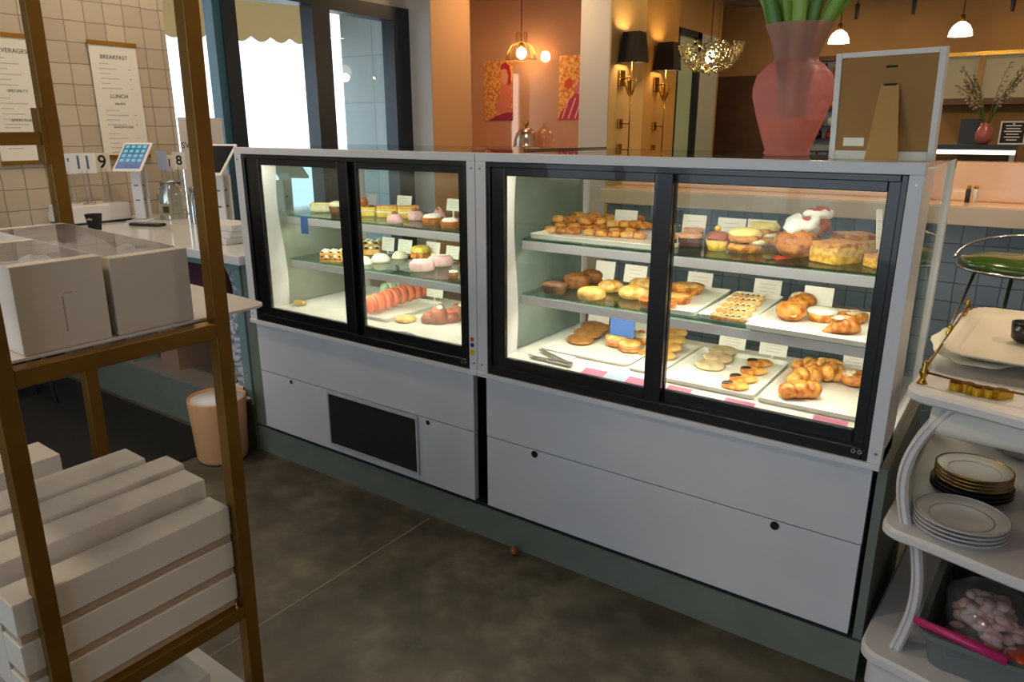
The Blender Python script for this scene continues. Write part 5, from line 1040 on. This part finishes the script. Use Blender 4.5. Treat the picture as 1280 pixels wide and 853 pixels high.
for i, (u, v, w) in enumerate(((829, 452, 34), (835, 444, 36), (840, 437, 37), (842, 430, 36))):
    put('tan_cookie', 'tan_cookie', ('frontmost', 'second', 'third', 'rearmost')[i]+' tan cookie in the row beside the door bar', 'cookie', u, v, zp, w*.94, 0, 'tan cookies beside the door bar', rx=.10, lift=.004+.006*i)
pricecard(734, 760, 394, 411, zd, .53, 'white card behind the dark oat cookies', write=False); pricecard(762, 792, 391, 421, zd, .40, 'blue card standing in the cookie plate', 'paper_blue', False, lean=.1); pricecard(792, 811, 403, 424, zd, .55, 'white card behind the small red-topped cake', write=False)
# tongs on a napkin
tag(MB().rbox(-.075, .075, -.045, .045, 0, .002, .02).noise(.003, 30, 3, True, 2).build('napkin', 'paper', loc=hit(692, 444, 'z', zd+.0015), smooth=True), 'cream paper napkin under the steel tongs', 'napkin')
tg = hit(712, 457, 'z', zd+.006); p1, p2 = hit(664, 446, 'z', zd+.006)-tg, hit(676, 437, 'z', zd+.012)-tg
t = thing('serving_tongs', 'steel serving tongs lying open at the left of the right case floor', 'tongs', tg)
MB().bar((0, 0, .002), p1, .016, .003).build('arm', 'steel', t, bevel=.001); MB().bar((0, 0, .006), p2, .016, .003).build('arm', 'steel', t, bevel=.001); MB().cyl((0, 0, -.002), .010, .012, 14).build('spring_end', 'steel', t)
for u0, v0, u1, v1, m, lb in ((725, 463, 756, 473, 'paper_pink', 'leftmost folded pink paper at the front of the right case floor'), (754, 469, 784, 478, 'paper_pale', 'folded pale blue paper between two pink ones at the case front'), (780, 474, 810, 485, 'paper_pink', 'folded pink paper just left of the door bar'), (830, 485, 862, 497, 'paper_pink', 'folded pink paper just right of the door bar'), (902, 501, 941, 515, 'paper_pink', 'folded pink paper below the dipped cookies'), (1014, 522, 1057, 540, 'paper_pink', 'rightmost folded pink paper, below the croissant tray')):
    a = hit(u0, (v0+v1)/2+1, 'z', zd+.001); b = hit(u1, (v0+v1)/2+3, 'z', zd+.001); w = (b-a).length; y = max(.07, (a.y+b.y)/2)
    MBp = MB().grid([[(-w/2, -.028, 0), (w/2, -.028, 0), (w/2, .0, .006), (w/2, .028, .012), (-w/2, .028, .012), (-w/2, .0, .006)], [(-w/2, -.028, .0012), (w/2, -.028, .0012), (w/2, .0, .0072), (w/2, .028, .0132), (-w/2, .028, .0132), (-w/2, .0, .0072)]])
    o = MBp.build('folded_paper', m, loc=((a.x+b.x)/2, y, zd+.0005)); tag(o, lb, 'paper tag')
tray(.548, .835, .165, .535, zd, 'white tray of pale and chocolate-dipped cookies on the right case floor')
tray(.845, 1.135, .160, .535, zd, 'white tray of croissants at the right of the right case floor')
for i, (u, v, w) in enumerate(((887, 465, 38), (897, 456.5, 38), (903, 448, 36))): put('pale_cookie', 'pale_cookie', ('front', 'middle', 'rear')[i]+' pale cookie in the overlapping row of three', 'cookie', u, v, zp, w, 0, 'pale cookies', rx=.05, lift=.003*i)
for i, (u, v, w) in enumerate(((918, 490, 36), (928.5, 481, 37), (941, 471, 35), (949, 460.5, 34))): put('dipped_cookie', 'dipped_cookie', ('frontmost', 'second', 'third', 'rearmost')[i]+' chocolate-dipped cookie in the diagonal row', 'cookie', u, v, zp, w, .05, 'chocolate-dipped cookies', rx=.1, lift=.003)
put('croissant_dark', 'croissant', 'browned croissant at the front of the croissant tray', 'croissant', 999, 502, zp, 54, .05); put('croissant', 'croissant', 'golden croissant behind the front one on the croissant tray', 'croissant', 1003, 484, zp, 50, .3)
put('puffy_pastry', 'braided_pastry', 'plump braided golden pastry in the middle of the croissant tray', 'pastry', 1026, 483, zp, 50, 0); put('croissant', 'croissant', 'golden croissant at the back of the croissant tray', 'croissant', 1012, 470, zp, 46, -.5)
put('round_bun', 'round_bun', 'golden bun at the right edge of the croissant tray', 'bun', 1066, 487, zp, 34, 1.2)
pricecard(898, 931, 420, 436, zd, .56, 'handwritten card behind the pale cookies'); pricecard(948, 983, 428, 445, zd, .56, 'handwritten card behind the dipped cookies'); pricecard(1052, 1080, 445, 462, zd, .50, 'card with a green mark behind the right-hand bun', write=True)
# ---- left case, top shelf
put('eclair', 'cream_eclair', 'long pale cream eclair at the left of the left case top shelf', 'eclair', 404, 266, Z_UP, 34, .1)
put('cream_muffin', 'cream_muffin', 'cream-topped muffin beside the left case door bar', 'muffin', 421, 269, Z_UP, 19, 0)
put('ball_cake', 'layer_cake', 'yellow layer cake topped with a brown ball', 'cake', 458, 271, Z_UP, 25, .05)
put('cake_block', 'layer_cake', 'yellow layer cake behind the front pink dome, left case top shelf', 'cake', 485, 272, Z_UP, 26, .0); put('cake_block', 'layer_cake', 'yellow layer cake below the white card, left case top shelf', 'cake', 511, 273, Z_UP, 27, .1)
put('pink_dome', 'mousse_dome', 'front pink mousse dome with nut top, left case top shelf', 'mousse cake', 494, 280, Z_UP, 21, 0); put('pink_dome', 'mousse_dome', 'pink mousse dome left of the cream tart, left case top shelf', 'mousse cake', 520, 276, Z_UP, 21, .4)
put('pink_cone', 'mousse_cone', 'pink pointed mousse cone behind the cream tart', 'mousse cake', 549, 274, Z_UP, 17, 0)
put('cream_tart', 'cream_tart', 'caramel tart with white meringue below the pink cone', 'tart', 541, 282, Z_UP, 29, 0); put('cream_tart', 'cream_tart', 'caramel tart with white meringue at the right end of the left case top shelf', 'tart', 563, 286, Z_UP, 26, .7)
pricecard(496, 514, 245, 258, Z_UP, .50, 'white card behind the yellow layer cakes'); pricecard(558, 575, 249, 264, Z_UP, .46, 'white card at the right end of the left case top shelf'); pricecard(459, 470, 243, 256, Z_UP, .52, 'greyish pink card behind the ball-topped cake', mat('grey_pink_card', 'b7adb0', .8), False)
o = hit(381, 291, 'y', .187); t = MB().box(-.022, .022, -.0008, .0008, -.035, .035).build('blue_tag', 'paper_blue', loc=(o.x, .1885, .990)); tag(t, 'blue paper tag hanging from the top shelf of the left case', 'tag')
# ---- left case, middle shelf
put('waffle', 'chocolate_waffle', 'chocolate dotted waffle left of the left case door bar, upper of two', 'waffle', 416, 327, Z_MID, 26, 0, lift=.017); put('waffle', 'chocolate_waffle', 'chocolate dotted waffle left of the left case door bar, lower of two', 'waffle', 416, 328, Z_MID, 27, 0)
put('waffle', 'chocolate_waffle', 'chocolate dotted waffle right of the left case door bar, upper of two', 'waffle', 459, 317, Z_MID, 34, 0, lift=.017); put('waffle', 'chocolate_waffle', 'chocolate dotted waffle right of the left case door bar, lower of two', 'waffle', 459, 319, Z_MID, 34, .1)
put('white_dome', 'white_mousse_dome', 'white mousse dome beside the left case door bar', 'mousse cake', 454, 332, Z_MID, 24, 0); put('white_dome', 'white_mousse_dome', 'white mousse dome in the middle of the three', 'mousse cake', 476, 329, Z_MID, 25, .3); put('white_dome', 'white_mousse_dome', 'white mousse dome nearest the yellow bundt cake', 'mousse cake', 500, 324, Z_MID, 21, .5)
put('bundt', 'bundt_cake', 'small bundt cake with bright yellow icing', 'cake', 526, 327, Z_MID, 26, 0)
put('pink_roll', 'pink_cake_roll', 'front pink cake roll, left case middle shelf', 'cake roll', 528, 341, Z_MID, 33, .1); put('pink_roll', 'pink_cake_roll', 'rear pink cake roll, left case middle shelf', 'cake roll', 551, 335, Z_MID, 33, .1)
put('dark_petit_four', 'petit_four', 'small dark iced cake at the right end of the left case middle shelf', 'cake', 567, 348, Z_MID, 13, 0)
for u0, u1, v0, v1, lb in ((477, 492, 297, 314, 'leftmost white card on the left case middle shelf'), (497, 514, 300, 317, 'white card behind the right white mousse dome'), (532, 549, 303, 320, 'white card behind the yellow bundt cake'), (557, 573, 308, 324, 'white card behind the rear pink cake roll')): pricecard(u0, u1, v0, v1, Z_MID, .50, lb)
# ---- left case, deck
p0, p1 = hit(470, 396, 'z', zd), hit(545, 380, 'z', zd)
tray(-.737, -.592, .185, .53, zd, 'white tray of orange macarons on the left case floor')
mo = [(467+10.2*i*(1-.018*i), 394-3.4*i*(1-.02*i)) for i in range(9)]
for i, (u, v) in enumerate(mo): put('orange_macaron', 'orange_macaron', ('frontmost' if i == 0 else 'rearmost' if i == 8 else ('second', 'third', 'fourth', 'fifth', 'sixth', 'seventh', 'eighth')[i-1])+' orange macaron in the long row, counted from the front left', 'macaron', u, v, zp, 23, PI/2-.95, 'orange macarons')
for i, (u, v) in enumerate(((487, 376), (495, 373.5), (503, 371), (511, 368.5))): put('green_macaron', 'green_macaron', ('frontmost', 'second', 'third', 'rearmost')[i]+' green and cream macaron in the short row behind the orange ones', 'macaron', u, v, zp, 21, PI/2-.95, 'green macarons')
put('yellow_flan', 'flat_cake', 'flat yellow cake in front of the orange macarons', 'cake', 507, 405, zd, 27, 0)
put('cone_pastry', 'cone_pastry', 'tall red-brown pastry at the front right of the left case floor', 'pastry', 549, 407, zd, 25, 0); put('cone_pastry', 'cone_pastry', 'tall red-brown pastry cut off by the door frame, left case floor', 'pastry', 573, 402, zd, 22, .5)
put('berry_cake', 'berry_cake', 'low red glazed cake between the two tall red-brown pastries', 'cake', 563, 405, zd, 24, 0); put('berry_cake', 'berry_cake', 'low red glazed cake left of the tall red-brown pastry', 'cake', 536, 406, zd, 20, .4)
pricecard(483, 509, 352, 366, zd, .58, 'white card behind the green macarons', write=False); pricecard(533, 553, 362, 372, zd, .55, 'white card behind the far end of the orange macarons', write=False)
p = hit(505, 420, 'z', zd); tag(MB().ell((0, 0, .004), (.05, .022, .010), 16, 8).noise(.004, 30, 2).build('dark_leaf_paper', mat('slate_paper', '5a5f7c', .7), smooth=True, loc=(p.x, max(.085, p.y), zd+.0006)), 'slate blue crumpled paper at the front of the left case floor', 'paper')
p = hit(371, 381, 'z', zd); tag(MB().ell((0, 0, .010), (.03, .024, .014), 16, 8).noise(.006, 50, 2).build('gold_foil_cake', mat('gold_foil', 'c9a52e', .35, .5), smooth=True, loc=(p.x+.02, max(.10, p.y), zd+.0006)), 'small gold wrapped sweet in the far left corner of the left case floor', 'sweet')
# ------------------------------------------------------------------ daylight, added ceiling lights, view
w = bpy.data.worlds.new('sky'); SC.world = w; w.use_nodes = True; bg = w.node_tree.nodes['Background']
bg.inputs[0].default_value = (.86, .93, 1.0, 1); bg.inputs[1].default_value = WORLD
def portal(loc, rot, sx, sy):
    o = area('window_portal', loc, rot, sx, sy, 1, (1, 1, 1)); o.data.cycles.is_portal = True
portal((WX-.07, 1.9, 1.3), (0, PI/2, 0), 2.0, 2.05); portal((-.2, -4.6, 1.4), (PI/2, 0, 0), 5.2, 2.1); portal((-3.92, 3.74, 1.56), (0, PI/2, 0), .88, .6)
bpy.data.objects['window_portal'].rotation_euler = (0, -PI/2, 0); bpy.data.objects['window_portal.002'].rotation_euler = (0, -PI/2, 0)
for x, y, e in ((-1.6, -.6, 14), (-2.3, .6, 10), (-.3, -1.9, 13), (.6, 1.4, 12), (2.6, .4, 14), (-2.15, 3.45, 13), (1.6, 3.0, 16), (1.5, 1.0, 10), (-.5, 6.4, 12), (1.8, 6.6, 14)):  # unseen warm lights and their rings, added to brighten the room
    cl_ = (1, .80, .58) if y < 2.5 else (1, .68, .38)
    L = area('added_ceiling_light', (x, y, CH-.03), (0, 0, 0), .22, .22, e*LAMP, cl_)
    t = thing('added_ceiling_light', 'unseen ceiling light added to warm the room', 'added light', (x, y, CH), 0, 'added lights at the ceiling')
    MB().lathe([(.14, 0), (.15, -.006), (.17, -.008), (.172, 0)], 28).build('added_ring', 'white_metal', t, True)
vs = SC.view_settings; vs.view_transform = 'Standard'; vs.look = 'None'; vs.gamma = 1; vs.use_curve_mapping = False; vs.exposure = EXPO
